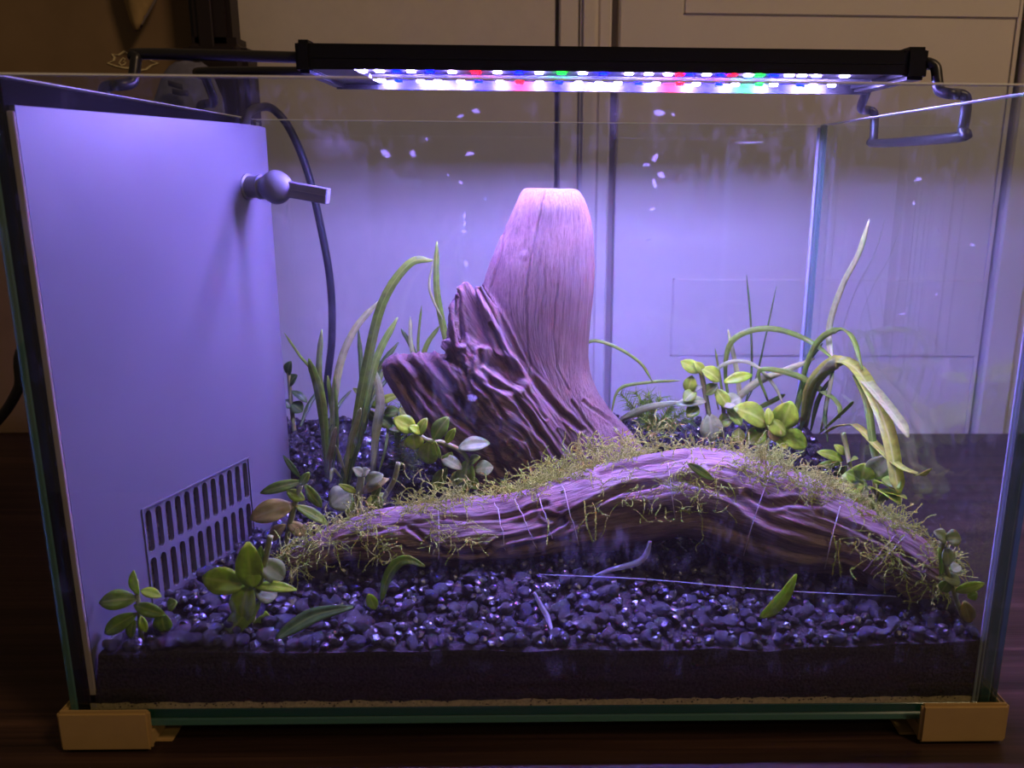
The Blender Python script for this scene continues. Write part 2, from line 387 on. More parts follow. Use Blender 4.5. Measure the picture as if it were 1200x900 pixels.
# cords
pw = [at(262, 175, .16), at(285, 150, .20), at(291, 133, .25), at(304, 126, .295), at(320, 128, .312), at(340, 152, .316), at(360, 200, .318), at(375, 262, .32), at(387, 330, .32), at(389, 395, .32), at(383, 450, .32), at(376, 520, .325)]
pw += [Vector((pw[-1].x-.004, .335, TZ+.03)), Vector((pw[-1].x-.03, .36, TZ+.0032)), Vector((-.1, .39, TZ+.0030))]
o = link('power_cord', tube('power_cord', pw, .0029, 110, 10), M_cord); tag(o, 'thin black pump cord looping over the back rim beside the grey filter', 'cord')
pw = [Vector((-.062, .35, .085)), at(45, 400, .352), at(22, 455, .355), at(0, 490, .36), at(-40, 548, .36), at(-90, 560, .37)]
pw[-1].z = TZ+.004; pw[-2].z = TZ+.012
pw = [Vector((-.10, .36, TZ+.004)), Vector((-.07, .352, .012)), Vector((-.055, .35, .05))] + pw + [Vector((-.5, .38, TZ+.0041))]
o = link('lamp_cord', tube('lamp_cord', pw, .004, 70, 10), M_cord); tag(o, 'thick black cord sloping down to the table left of the tank', 'cord')

# ------------------------------------------------------------------ aquarium
TW, TD, TH, G = .40, .2986, .265, .005
aq = thing('aquarium', (TW/2, TD/2, 0), 'rimless clear glass aquarium tank on tan corner feet', 'aquarium')
def pane(name, lo, hi, axis, mg):
    bm = bmesh.new(); boxbm(bm, lo, hi, .0006)
    me = frombm(name, bm)
    o = part(name, me, [mg, M_edge, M_topedge_lit], aq, False)
    for p in me.polygons:
        n = p.normal
        if abs(n[axis]) > .9: p.material_index = 0
        elif n.z > .3: p.material_index = 2
        else: p.material_index = 1
    return o
pf = pane('front_pane', (0, 0, 0), (TW, G, TH), 1, M_glass)
pane('back_pane', (0, TD-G, 0), (TW, TD, TH), 1, M_glass_b)
lp = pane('side_pane', (0, G+.0003, 0), (G, TD-G-.0003, TH), 0, M_glass_b); lp.data.materials[1] = M_film
pane('side_pane', (TW-G, G+.0003, 0), (TW, TD-G-.0003, TH), 0, M_glass_b)
part('base_pane', box('base_pane', (G+.0002, G+.0003, .0002), (TW-G-.0002, TD-G-.0003, .0048), .0004), M_base_glass, aq, False)
part('black_film', box('black_film', (G+.0001, G+.0003, .0055), (G+.0006, .285, TH-.0015)), M_film, aq, False)
for x0_, x1_, y0_, y1_ in ((TW-G-.0022, TW-G-.0001, TD-G-.0022, TD-G-.0001), (TW-G-.0016, TW-G-.0001, G+.0001, G+.0016), (G+.0001, G+.002, TD-G-.0022, TD-G-.0001), (TW-G-.0032, TW-G-.0017, G+.0001, G+.0006)):
    part('silicone_seam', box('silicone_seam', (x0_, y0_, .005), (x1_, y1_, TH-.002), .0006), M_silicone, aq, False)
# feet: corner caps with a recessed pad
def foot(sx, sy):
    cx = 0 if sx < 0 else TW; cy = 0 if sy < 0 else TD
    bm = bmesh.new()
    def bb(x0, x1, y0, y1, z0, z1, bev=.0012):
        xs = sorted((cx-sx*x0, cx-sx*x1)); ys = sorted((cy-sy*y0, cy-sy*y1)); boxbm(bm, (xs[0], ys[0], z0), (xs[1], ys[1], z1), bev, 2)
    bb(-.0040, .0345, -.0042, -.0008, -.0090, .0098)      # outer lip along x
    bb(-.0039, -.0012, -.0032, .0345, -.0089, .0097)      # outer lip along y
    bb(-.0030, .0340, -.0032, .0340, -.0088, -.0008)      # floor of the cap
    f_ = part('corner_foot', frombm('corner_foot', bm), M_foot, aq, False)
    bm = bmesh.new(); bb(.010, .040, .003, .036, TZ, -.0089, .0004)
    pd = frombm('foot_pad', bm); part('foot_pad', pd, M_foot, f_, False)
for sx in (-1, 1):
    for sy in (-1, 1): foot(sx, sy)
# dried water marks on the inner face of the front pane
marks = [(544, 253, 4, 8), (544, 262, 4, 8), (543, 271, 6, 5), (767, 215, 5, 12), (775, 205, 8, 7), (768, 185, 7, 9), (757, 193, 8, 4), (772, 132, 13, 7), (789, 134, 4, 4), (558, 130, 8, 5), (540, 136, 7, 4), (550, 180, 9, 5), (553, 466, 11, 8), (452, 180, 10, 10), (484, 180, 6, 8), (765, 245, 8, 4), (760, 281, 6, 3), (546, 309, 5, 7), (540, 214, 5, 4), (569, 233, 4, 4), (880, 167, 30, 2), (1076, 210, 8, 5), (1071, 238, 3, 5), (1100, 270, 3, 3), (1140, 287, 5, 4), (1098, 345, 4, 3), (550, 674, 14, 2), (580, 673, 9, 2), (500, 163, 3, 4), (525, 205, 3, 3), (1058, 368, 9, 3), (800, 418, 14, 2)]
lib = []
for k in range(5):
    bm = bmesh.new(); bmesh.ops.create_icosphere(bm, subdivisions=2, radius=1)
    for vv in bm.verts:
        vv.co *= 1+.5*noise.noise(vv.co*1.6+Vector((k*9, 0, 0))); vv.co.x += .35*math.sin(2.2*vv.co.z+k)
    lib.append(frombm('water_mark', bm)); lib[-1].materials.append(M_spot)
    lib[-1].polygons.foreach_set('use_smooth', [True]*len(lib[-1].polygons))
for k, (x, y, wx, wz) in enumerate(marks):
    P = at(x, y, G); s = pxm(P)/2
    o = bpy.data.objects.new('water_mark', lib[k % 5]); C.objects.link(o); o.parent = pf
    o.location = Vector((P.x, G+.0002, P.z))-Vector(aq.location); o.scale = (s*wx, .0003, s*wz)

# ------------------------------------------------------------------ filter partition
A = Vector((.0085, .007)); sdir = Vector((.33, 1)).normalized(); nrm = Vector((sdir.y, -sdir.x))      # nrm points into the tank
ULEN = .1135; PTOP = .2544; PBOT = .0055
def pp(u, z, off=0): q = A+sdir*u+nrm*off; return Vector((q.x, q.y, z))
fp = thing('filter_partition', pp(.06, PBOT), 'grey-white plastic filter wall with slotted intake, curved rear corner and outlet spout', 'filter')
def curve_plate(name, outer, holes, thick):
    cu = bpy.data.curves.new(name, 'CURVE'); cu.dimensions = '2D'; cu.fill_mode = 'BOTH'; cu.extrude = thick/2
    for P in [outer]+holes:
        s = cu.splines.new('POLY'); s.points.add(len(P)-1)
        for q, (a, b) in zip(s.points, P): q.co = (a, b, 0, 1)
        s.use_cyclic_u = True
    o = bpy.data.objects.new(name, cu); C.objects.link(o)
    dg = bpy.context.evaluated_depsgraph_get(); me = bpy.data.meshes.new_from_object(o.evaluated_get(dg)); bpy.data.objects.remove(o)
    me.materials.clear(); return me
def to_panel(me, off):
    for v in me.vertices: v.co = pp(v.co.x, v.co.y, off+v.co.z)
    return me
def u_of(x, y):                               # where the sight line meets the panel plane
    d = ray(x, y); n3 = Vector((nrm.x, nrm.y, 0)); a3 = Vector((A.x, A.y, 0)); tt = (a3-CAM).dot(n3)/d.dot(n3); P = CAM+d*tt
    return (Vector((P.x, P.y))-A).dot(sdir), P.z
gu0, gz1 = u_of(167, 598); gu1, gz1b = u_of(291, 537); gz1 = (gz1+gz1b)/2
rowh = .0205; pitch = .0233; gz0 = gz1-3*pitch-.002
pn = to_panel(curve_plate('panel', [(0, PBOT), (ULEN, PBOT), (ULEN, PTOP), (0, PTOP)], [[(gu0, gz0), (gu1, gz0), (gu1, gz1), (gu0, gz1)]], .003), -.0015)
part('panel', pn, M_pvc, fp, False)
# curved corner and return wall
q = A+sdir*ULEN; ang = math.atan2(sdir.y, sdir.x); plan = [(q.copy(), nrm.copy())]
pos = q.copy(); R_ = .116; step = .0025; turned = 0
while pos.x > G+.004 and len(plan) < 200:
    if turned < math.radians(95): ang += step/R_; turned += step/R_
    pos = pos+Vector((math.cos(ang), math.sin(ang)))*step
    plan.append((pos.copy(), Vector((math.sin(ang), -math.cos(ang)))))
v = []; f = []
for p_, n_ in plan:
    for z in (PBOT, PTOP):
        for of in (0, -.003): v.append(Vector((p_.x+n_.x*of, p_.y+n_.y*of, z)))
for i in range(len(plan)-1):
    a = i*4; b = a+4
    f += [(a, b, b+2, a+2), (a+1, a+3, b+3, b+1), (a+2, b+2, b+3, a+3), (a, a+1, b+1, b)]
f += [(0, 2, 3, 1), (len(v)-4, len(v)-3, len(v)-1, len(v)-2)]
me = mesh('curved_corner', v, f); cc = part('curved_corner', me, M_pvc, fp)
md = cc.modifiers.new('edges', 'EDGE_SPLIT'); md.split_angle = math.radians(40)
# grille plate with rounded slots
du = (gu1-gu0)/12; holes = []
for r in range(3):
    zt = gz1-.0016-r*pitch
    for c in range(12):
        a = gu0+du*(c+.26); b = gu0+du*(c+.86); rr = (b-a)/2; mid = (a+b)/2; zb = max(zt-rowh, gz0+.001); P = []
        for k in range(7): th = math.pi*k/6; P.append((mid+rr*math.cos(th), zt-rr+rr*math.sin(th)))
        for k in range(7): th = math.pi+math.pi*k/6; P.append((mid+rr*math.cos(th), zb+rr+rr*math.sin(th)))
        holes.append(P)
gr = to_panel(curve_plate('grille', [(gu0+.0001, gz0+.0001), (gu1-.0001, gz0+.0001), (gu1-.0001, gz1-.0001), (gu0+.0001, gz1-.0001)], holes, .0024), -.0018)
gp = part('grille', gr, M_pvc, fp, False)
bm = bmesh.new(); e_ = .0008
for (ua, ub, za, zb) in ((gu0-e_, gu1+e_, gz1, gz1+e_), (gu0-e_, gu0, gz0, gz1)): 
    boxbm(bm, (ua, za, -.001), (ub, zb, .0006))
part('grille_rim', to_panel(frombm('grille_rim', bm), 0), M_pvc, fp, False)
# beige fixing strip between front glass and panel
part('fixing_strip', box('fixing_strip', (.0058, G+.0004, .0055), (.0086, .0066, PTOP-.002), .0004), M_strip, fp, False)
# outlet spout
ou, oz = u_of(293, 219)
oc = pp(ou, oz, -.0026); ax = Vector((nrm.x, nrm.y, 0))
def lathe(name, origin, axis, prof, seg=28):
    axis = axis.normalized(); a = axis.cross(Vector((0, 0, 1))).normalized(); b = a.cross(axis); v = []; f = []
    for s, r in prof:
        for j in range(seg):
            g = 2*math.pi*j/seg; v.append(origin+axis*s+(a*math.cos(g)+b*math.sin(g))*r)
    for i in range(len(prof)-1):
        for j in range(seg): f.append((i*seg+j, (i+1)*seg+j, (i+1)*seg+(j+1) % seg, i*seg+(j+1) % seg))
    f.append(tuple(range(seg))[::-1]); f.append(tuple(range((len(prof)-1)*seg, len(prof)*seg)))
    bm = bmesh.new(); me = mesh(name, v, f); bm.from_mesh(me); bpy.data.meshes.remove(me); return frombm(name, bm)
def crease(o): md = o.modifiers.new('edges', 'EDGE_SPLIT'); md.split_angle = math.radians(38); return o
sp = part('outlet_collar', lathe('outlet_collar', oc, ax, [(0, .0068), (.0022, .0068), (.0026, .0056), (.0085, .0056), (.0087, .0064), (.0100, .0064), (.0102, .0054), (.0125, .0054)]), M_pvc2, fp); crease(sp)
bprof = [(.011, .0050)] + [(.0185-.0078*math.cos(th), .0081*math.sin(th)) for th in [math.radians(k) for k in range(42, 176, 9)]]
part('outlet_ball', lathe('outlet_ball', oc, ax, [(.011, .0050), (.0125, .0062), (.0145, .0074), (.0172, .0086), (.0182, .0087), (.0200, .0084), (.0222, .0074), (.0244, .0058), (.0262, .0038), (.0272, .0015)]), M_pvc2, fp)
nd = (Vector((1, -.16, -.16))).normalized(); na = nd.cross(Vector((0, 0, 1))).normalized(); nb = na.cross(nd)
bm = bmesh.new(); boxbm(bm, (0, -.0026, -.0040), (.0268, .0026, .0040), .0005)
boxbm(bm, (.001, -.0031, -.0001), (.0264, -.0024, .0003))
me = frombm('outlet_nozzle', bm); st = oc+ax*.0196
me.transform(Matrix(((nd.x, -na.x, nb.x, st.x), (nd.y, -na.y, nb.y, st.y), (nd.z, -na.z, nb.z, st.z), (0, 0, 0, 1))))
part('outlet_nozzle', me, M_pvc2, fp, False)
# sponge behind the grille
v0 = pp(gu0-.004, 0, -.0070); 
bm = bmesh.new(); boxbm(bm, (gu0-.003, PBOT, -.020), (gu1+.002, gz1+.012, -.0042), .001, 2)
sg = to_panel(frombm('filter_sponge', bm), 0)
for v_ in sg.vertices: v_.co.x = max(v_.co.x, G+.0008)
o = link('filter_sponge', sg, M_sponge, None, False); tag(o, 'dark brown filter sponge showing through the intake slots', 'sponge')

# ------------------------------------------------------------------ LED lamp
BZ = .278; BY0, BY1 = .1008, .1735; LIP = .2749; ROOF = .2892
bx0 = at(352, 70, BY0).x; bx1 = at(1082, 70, BY0).x; lx0 = at(415, 83, BY0).x; lx1 = at(1058, 86, BY0).x
lamp = thing('aquarium_lamp', ((bx0+bx1)/2, (BY0+BY1)/2, BZ), 'slim black LED lamp bar with coloured diodes above the tank', 'lamp')
bm = bmesh.new()
boxbm(bm, (bx0, BY0, .2815), (bx1, BY1, ROOF), .0012, 2)
boxbm(bm, (bx0+.0002, BY0+.0001, BZ), (bx1-.0002, BY0+.0018, .2825))
boxbm(bm, (bx0+.0002, BY1-.0018, LIP), (bx1-.0002, BY1-.0001, .2825))
boxbm(bm, (bx0+.0004, BY0+.0003, BZ-.0003), (lx0, BY1-.0003, .2822)); boxbm(bm, (lx1, BY0+.0003, BZ-.0003), (bx1-.0004, BY1-.0003, .2822))
part('housing', frombm('housing', bm), M_black, lamp, False)
part('light_baffle', box('light_baffle', (lx0+.0004, .1403, .2772), (lx1-.0004, .1413, .2799)), M_board, lamp, False)  # added baffle between the rows, cuts the front row's light on the wall
part('led_board', box('led_board', (lx0+.0002, BY0+.002, .2798), (lx1-.0002, BY1-.002, .2812)), M_board, lamp, False)
for xa, xb in ((bx0-.0022, bx0+.0055), (bx1-.0085, bx1+.0022)):
    part('end_cap', box('end_cap', (xa, BY0-.0014, BZ-.0022), (xb, BY1+.0014, ROOF+.0014), .0016, 2), M_black, lamp, False)
LED_A = 1.55
LEDM = {'W': emit('led_white', (.37, .28, 1.0), LED_POWER), 'B': emit('led_blue', (.000005, .00003, 1.0), LED_POWER*1.0), 'R': emit('led_red', (1.0, .00003, .00012), LED_POWER*.5), 'G': emit('led_green', (.00003, .85, .00015), LED_POWER*.45)}
rowB = '447W 467B 493W 513W 540W 561B 586W 609R 632W 655B 678W 702W 724W 749B 769W 797R 816W 843B 862W 890G 907W 938B 953W 975W'
rowA = '425W 445W 465B 482W 504B 530W 558R 583W 608B 632W 658G 683W 707B 737W 760W 783W 797R 808B 828W 845B 858R 877W 890G 908B 925W 940W 957W 990W'
LEDS = {k: emit('led_end_'+k, q_, LED_POWER*e_*.25) for k, q_, e_ in (('W', (.37, .28, 1.0), 1), ('B', (.000005, .00003, 1.0), 1), ('R', (1.0, .00003, .00012), .5), ('G', (.00003, .85, .00015), .45))}
ledmesh = {}
for k, m_ in LEDM.items():
    for rw, hy, hz in (('A', .0012*LED_A, .0005), ('B', .0010, .0022)):
        bm = bmesh.new(); boxbm(bm, (-.0019, -hy, -hz), (.0019, hy, 0), .0002); lm_ = ledmesh[k+rw] = frombm('led', bm); lm_.materials.append(m_); lm_.materials.append(LEDS[k])
        for p_ in lm_.polygons: p_.material_index = 1 if abs(p_.normal.x) > .5 else 0      # ends set dimmer to even out the light on the filter wall
for row, y, yy, rw in ((rowA, .1245, 87, 'A'), (rowB, .1570, 94, 'B')):
    for tkn in row.split():
        px_, k = int(tkn[:-1]), tkn[-1]; P = atz(px_, yy, .2795)
        x = at(px_, yy, y).x
        o = bpy.data.objects.new('led', ledmesh[k+rw]); C.objects.link(o); o.parent = lamp; o.location = Vector((x, y, .2797))-Vector(lamp.location)
# bent wire legs hooked over the side panes
zt = at(1095, 73, BY0).z
def hook(xbar, xp, s, ztop):
    P = []
    yf, yb = .0985, .2140; rz = .2695
    fr = [Vector((xbar, .112, ztop)), Vector((xbar+s*.006, .109, ztop)), Vector((xp-s*.0135, .103, ztop)), Vector((xp-s*.0105, .101, ztop-.0022)), Vector((xp-s*.0098, .099, ztop-.008)),
          Vector((xp-s*.0088, .097, rz+.0012)), Vector((xp-s*.005, .093, rz-.0005)), Vector((xp, yf, rz)), Vector((xp+s*.0042, yf, rz-.0012)), Vector((xp+s*.0053, yf, rz-.006)), Vector((xp+s*.0054, yf+.001, rz-.016)), Vector((xp+s*.0054, yf+.005, rz-.0195))]
    bk = [Vector((p.x, (.172 if k < 2 else .178+(yb-.178)*min(1, (k-2)/5)), p.z)) for k, p in enumerate(fr)]
    bk[-1].y = yb-.005; bk[-2].y = yb-.001
    return fr + bk[::-1]
def wire(xbar, xp, s, ztop): return tube('mounting_leg', hook(xbar, xp, s, ztop), .0026, 120, 10)
part('mounting_leg', wire(bx1+.001, TW-.0025, 1, zt), M_blackm, lamp)
# left leg reaches farther: same hook, longer straight arm
part('mounting_leg', wire(bx0-.001, .0025, -1, zt), M_blackm, lamp)

# ------------------------------------------------------------------ soil and gravel
def inside(x, y):                              # tank floor right of the filter wall
    if x < G+.001 or x > TW-G-.001 or y < G+.001 or y > TD-G-.001: return False
    d = Vector((x, y))-A; u = d.dot(sdir)
    if u < ULEN: return d.dot(nrm) > .0015
    for p_, n_ in plan[::2]:
        if (Vector((x, y))-p_).length < .004: return False
    best = min(plan, key=lambda e: (Vector((x, y))-e[0]).length_squared)
    return (Vector((x, y))-best[0]).dot(best[1]) > 0
def ground(x, y):
    t_ = min(max((y-.006)/.29, 0), 1)
    z = .0345+.019*t_**.85
    z += .0035*noise.noise(Vector((x*14, y*14, 3)))*min(1, y/.05) + .0016*noise.noise(Vector((x*45, y*45, 8)))
    z += .004*max(0, (x-.30)/.1)*(1-t_)
    return z
sb = thing('substrate', (TW/2, TD/2, .005), 'deep bed of dark planting soil along the tank floor', 'soil'); sb['kind'] = 'stuff'
nx, ny = 120, 80; v = []; f = []
ax0, ax1, ay0, ay1 = G+.0004, TW-G-.0004, G+.0004, TD-G-.0004
def stop(i, j):
    x = ax0+(ax1-ax0)*i/nx; y = ay0+(ay1-ay0)*j/ny; z = ground(x, y)-.0028
    if not inside(min(max(x, G+.002), TW-G-.002), min(max(y, G+.002), TD-G-.002)): z = .012
    return Vector((x, y, z))
for j in range(ny+1):
    for i in range(nx+1): v.append(stop(i, j))
for j in range(ny):
    for i in range(nx): a = j*(nx+1)+i; f.append((a, a+1, a+nx+2, a+nx+1))
ring = [i for i in range(nx+1)] + [(j)*(nx+1)+nx for j in range(1, ny+1)] + [ny*(nx+1)+i for i in range(nx-1, -1, -1)] + [j*(nx+1) for j in range(ny-1, 0, -1)]
b0 = len(v)
for k in ring: v.append(Vector((v[k].x, v[k].y, .0080+.0012*noise.noise(Vector((v[k].x*700, v[k].y*700, 0))))))
L = len(ring)
for k in range(L): a, b = ring[k], ring[(k+1) % L]; f.append((a, b0+k, b0+(k+1) % L, b))
o = part('soil', mesh('soil', v, f), M_soil, sb, False); o['kind'] = 'stuff'
# tan sand skin seen at the very bottom, with dark grains in it
o = part('sand_layer', box('sand_layer', (G+.0005, G+.0005, .0049), (TW-G-.0005, TD-G-.0005, .0088)), M_sand, sb, False); o['kind'] = 'stuff'
v = []; f = []
for k in range(420):
    x = rnd.uniform(.01, .39); z = .0050+.0044*rnd.random()**.45; s = rnd.uniform(.0003, .0009)
    b = len(v); c = Vector((x, G+.0006, z))
    for d in ((s, 0, 0), (-s, 0, 0), (0, -.0004, 0), (0, .0004, 0), (0, 0, s*.8), (0, 0, -s*.8)): v.append(c+Vector(d))
    f += [(b+i_, b+j_, b+k_) for i_ in (0, 1) for j_ in (2, 3) for k_ in (4, 5)]
o = part('dark_grains', mesh('dark_grains', v, f), M_soil, sb, False); o['kind'] = 'stuff'

# pebbles: shapes shared by all
shapes = []
for k in range(10):
    bm = bmesh.new(); bmesh.ops.create_icosphere(bm, subdivisions=2, radius=1)
    for vv in bm.verts:
        vv.co *= 1+.34*noise.noise(vv.co*1.1+Vector((k*7.3, 2, 1)))+.10*noise.noise(vv.co*2.6+Vector((k*3.1, 5, 9)))
        vv.co.z *= .78; vv.co.y *= .8+.04*(k % 4)
    for c_ in range(9):                              # broken, slightly faceted faces
        n_ = Vector((rnd.gauss(0, 1), rnd.gauss(0, 1), rnd.gauss(0, .8))).normalized(); h_ = rnd.uniform(.52, .80)
        for vv in bm.verts:
            e_ = vv.co.dot(n_)-h_
            if e_ > 0: vv.co -= n_*e_*.93
    shapes.append(frombm('pebble', bm)); shapes[-1].materials.append(M_pebble)
peb = []
cell = .0050
yy_ = G+.0025
while yy_ < TD-G-.003:
    xx_ = G+.003
    while xx_ < TW-G-.003:
        x = xx_+rnd.uniform(-.0026, .0026); y = yy_+rnd.uniform(-.0026, .0026); r = (.0021+.0022*rnd.random()**2.0)*(1.12 if x < .12 else .95)
        if rnd.random() < .06: r *= 1.35
        x = min(max(x, G+.0012+r), TW-G-.0012-r); y = min(max(y, G+.0006+r), TD-G-.0006-r)
        if inside(x, y) and inside(x-r*.9, y+r*.5) and inside(x-r*.7, y-r*.7):
            peb.append((x, y, ground(x, y)-.0014+rnd.uniform(-.0006, .0022), r))
        xx_ += cell
    yy_ += cell
for k in range(500):                            # a second, loose layer
    x = rnd.uniform(.02, .385); y = rnd.uniform(.012, .28); r = .0022+.002*rnd.random()
    if inside(x, y) and inside(x-r*1.4, y): peb.append((x, y, ground(x, y)+.0022, r))
def psize(e):
    P = Vector(e[:3]); d = (P-CAM).dot(fwd); return e[3]/d
def hidden(e):                                   # roughly: covered by the branch or the upright wood
    return (.10 < e[0] < .36 and .075 < e[1] < .14) or (.13 < e[0] < .28 and .12 < e[1])
order = sorted(peb, key=lambda e: -psize(e)*(0 if hidden(e) else 1))
for k, (x, y, z, r) in enumerate(order[:300]):
    o = bpy.data.objects.new('pebble', shapes[k % 10]); C.objects.link(o); o.location = (x, y, z); o.scale = (r, r, r)
    o.rotation_euler = (rnd.uniform(-.4, .4), rnd.uniform(-.4, .4), rnd.uniform(0, 6.28))
    tag(o, 'glossy black pebble lying on top of the gravel bed', 'pebble', 'black pebbles of the gravel bed')
base = [(np.array([tuple(q.co) for q in s.vertices]), np.array([tuple(p.vertices) for p in s.polygons])) for s in shapes]
V_, F_, off = [], [], 0
for k, (x, y, z, r) in enumerate(order[300:]):
    bv, bf = base[k % 10]; a, b = rnd.uniform(0, 6.28), rnd.uniform(-.5, .5)
    Rz = np.array([[math.cos(a), -math.sin(a), 0], [math.sin(a), math.cos(a), 0], [0, 0, 1]]) @ np.array([[1, 0, 0], [0, math.cos(b), -math.sin(b)], [0, math.sin(b), math.cos(b)]])
    V_.append(bv@Rz.T*r+np.array([x, y, z])); F_.append(bf+off); off += len(bv)
me = bpy.data.meshes.new('gravel'); me.from_pydata(np.concatenate(V_).tolist(), [], np.concatenate(F_).tolist())
o = link('gravel', me, M_pebble, None, False); tag(o, 'bed of small glossy black gravel covering the soil', 'gravel', None, 'stuff')

# ------------------------------------------------------------------ driftwood
def px_of(P):
    d = P-CAM; z = d.dot(fwd); return 600+PPX+F_PX*d.dot(RT)/z, 450-F_PX*d.dot(UP)/z
def seg_dist(x, y, pts):
    best = 1e9
    for (x0, y0), (x1, y1) in zip(pts, pts[1:]):
        dx, dy = x1-x0, y1-y0; t_ = min(1, max(0, ((x-x0)*dx+(y-y0)*dy)/(dx*dx+dy*dy))); best = min(best, math.hypot(x-x0-dx*t_, y-y0-dy*t_))
    return best
def carve(me, amps, knots=(), grooves=(), fy=(0, 0)):
    """grain-following relief: long furrows, fine ridges, knots, and the splits seen on the near side"""
    n = len(me.vertices); g = np.zeros(n*3); me.attributes['grain'].data.foreach_get('vector', g); g = g.reshape(-1, 3)
    nr = [v_.normal.copy() for v_ in me.vertices]; cr = [0.0]*n
    bbs = [(min(p[0] for p in G_)-3*w_, max(p[0] for p in G_)+3*w_, min(p[1] for p in G_)-3*w_, max(p[1] for p in G_)+3*w_) for G_, w_, d_, c_ in grooves]
    for i, v_ in enumerate(me.vertices):
        a, b, c = g[i]; amp, sc, fn = amps[i] if isinstance(amps, list) else amps
        wob = noise.noise(Vector((a*30, b*18, c*18)))*.006
        h = noise.noise(Vector((a*12, (b+wob)*sc, (c+wob)*sc)))
        h2 = noise.noise(Vector((a*20, (b+wob)*sc*2.7, (c+wob)*sc*2.7)))
        h3 = noise.noise(Vector((a*45, (b+wob)*820, (c+wob)*820)))
        fur = max(0, 1-abs(h)*5.0)
        mask = min(1, max(0, .5+1.6*noise.noise(Vector((a*18+5, b*30, c*30)))))
        fine = max(0, 1-abs(h2)*4)
        low = noise.noise(Vector((a*22, b*45, c*45)))
        d = amp*(.55*low - 1.0*fur*mask - .42*fine + .5*h) + fn*h3
        for (kp, kr, kh) in knots:
            dd = (v_.co-kp).length/kr
            if dd < 2.6: d += kh*(math.exp(-dd*dd)*1.2 - .7*math.exp(-(dd-1.3)**2*5))
        k_ = fur*mask*.75-.32 + .22*max(0, fine-.5)
        if nr[i].y < .25:
            x, y = px_of(v_.co)
            for (G_, w_, d_, c_), bb in zip(grooves, bbs):
                if bb[0] < x < bb[1] and bb[2] < y < bb[3]:
                    e = seg_dist(x+2.2*noise.noise(Vector((x*.06, y*.06, 1))), y+2.2*noise.noise(Vector((x*.06, y*.06, 7))), G_)/w_
                    if e < 2.6: q = math.exp(-e*e); d -= d_*(q-.35*math.exp(-(e-1.7)**2*3)); k_ = max(k_, c_*q*(.6 if d_ > .0013 else 1))
        cr[i] = min(1, max(0, k_))
        v_.co += nr[i]*d
    t_ = me.attributes.new('crack', 'FLOAT', 'POINT'); t_.data.foreach_set('value', cr)
def loft(secs, seg=36, sub=6, axis=None):
    """secs: centre point, half vector a, half vector b"""
    n = (len(secs)-1)*sub+1
    Cn = catmull([s[0] for s in secs], n); Aa = catmull([s[1] for s in secs], n); Bb = catmull([s[2] for s in secs], n); v = []; f = []
    for i in range(n):
        for j in range(seg):
            g = 2*math.pi*j/seg; c, s = math.cos(g), math.sin(g)
            c = math.copysign(abs(c)**.85, c); s = math.copysign(abs(s)**.85, s); v.append(Cn[i]+Aa[i]*c+Bb[i]*s)
    for i in range(n-1):
        for j in range(seg): f.append((i*seg+j, i*seg+(j+1) % seg, (i+1)*seg+(j+1) % seg, (i+1)*seg+j))
    f.append(tuple(range(seg))[::-1]); f.append(tuple(range((n-1)*seg, n*seg)))
    return v, f
def add(V, Fa, vf):
    o_ = len(V); V += vf[0]; Fa += [tuple(i+o_ for i in q_) for q_ in vf[1]]
UY = .165
V, Fa = [], []
tr = [(221, 615, 672, .008), (225, 611, 680, .011), (240, 604, 688, .014), (262, 594, 694, .015), (300, 577, 697, .018), (340, 564, 696, .020), (380, 560, 692, .021), (420, 570, 690, .022), (450, 585, 697, .024), (480, 600, 715, .027), (510, 612, 742, .030), (540, 612, 764, .032), (575, 612, 772, .032)]
secs = []
for y, xl, xr, hd in tr:
    c = at((xl+xr)/2, y, UY); secs.append((c, Vector(((xr-xl)/2*pxm(c), 0, 0)), Vector((0, hd, 0))))
add(V, Fa, loft(secs))
def arm(pts, Y0, Y1, dr):
    secs = []
    n = len(pts); P = [at(x, y, Y0+(Y1-Y0)*k/(n-1)) for k, (x, y, h) in enumerate(pts)]
    for k, (x, y, h) in enumerate(pts):
        tn = (P[min(k+1, n-1)]-P[max(k-1, 0)]).normalized(); s = pxm(P[k])*h
        b = Vector((0, 1, 0)); b = (b-tn*b.dot(tn)).normalized(); a = tn.cross(b)
        secs.append((P[k], a*s, b*s*dr))
    return loft(secs)
add(V, Fa, arm([(451, 423, 5), (456, 428, 13), (472, 437, 25), (497, 452, 36), (525, 482, 50), (565, 512, 58), (610, 540, 55), (660, 565, 45)], .148, .160, .75))
add(V, Fa, arm([(545, 330, 4), (546, 342, 12), (547, 368, 20), (553, 405, 33), (572, 450, 44), (605, 500, 50), (640, 545, 46)], .150, .158, .7))
add(V, Fa, arm([(517, 402, 4), (523, 404, 9), (535, 410, 12), (550, 425, 14)], .143, .146, .8))
add(V, Fa, arm([(536, 342, 3), (533, 360, 6), (531, 385, 7), (540, 410, 7)], .141, .139, .8))
add(V, Fa, arm([(452, 424, 6), (458, 426, 11), (480, 430, 16), (510, 434, 21), (545, 444, 28), (585, 465, 32), (620, 500, 30)], .146, .150, .9))
add(V, Fa, arm([(540, 395, 10), (560, 430, 30), (590, 470, 42), (625, 515, 44), (650, 560, 40)], .146, .146, .75))
add(V, Fa, arm([(560, 335, 5), (572, 365, 10), (598, 420, 13), (635, 470, 14), (668, 510, 13), (700, 545, 10)], .147, .143, .8))
add(V, Fa, arm([(640, 470, 6), (665, 485, 12), (700, 505, 13), (740, 528, 12), (770, 560, 10)], .146, .150, .8))
me = mesh('wood_raw', V, Fa); ob = bpy.data.objects.new('wood_raw', me); C.objects.link(ob)
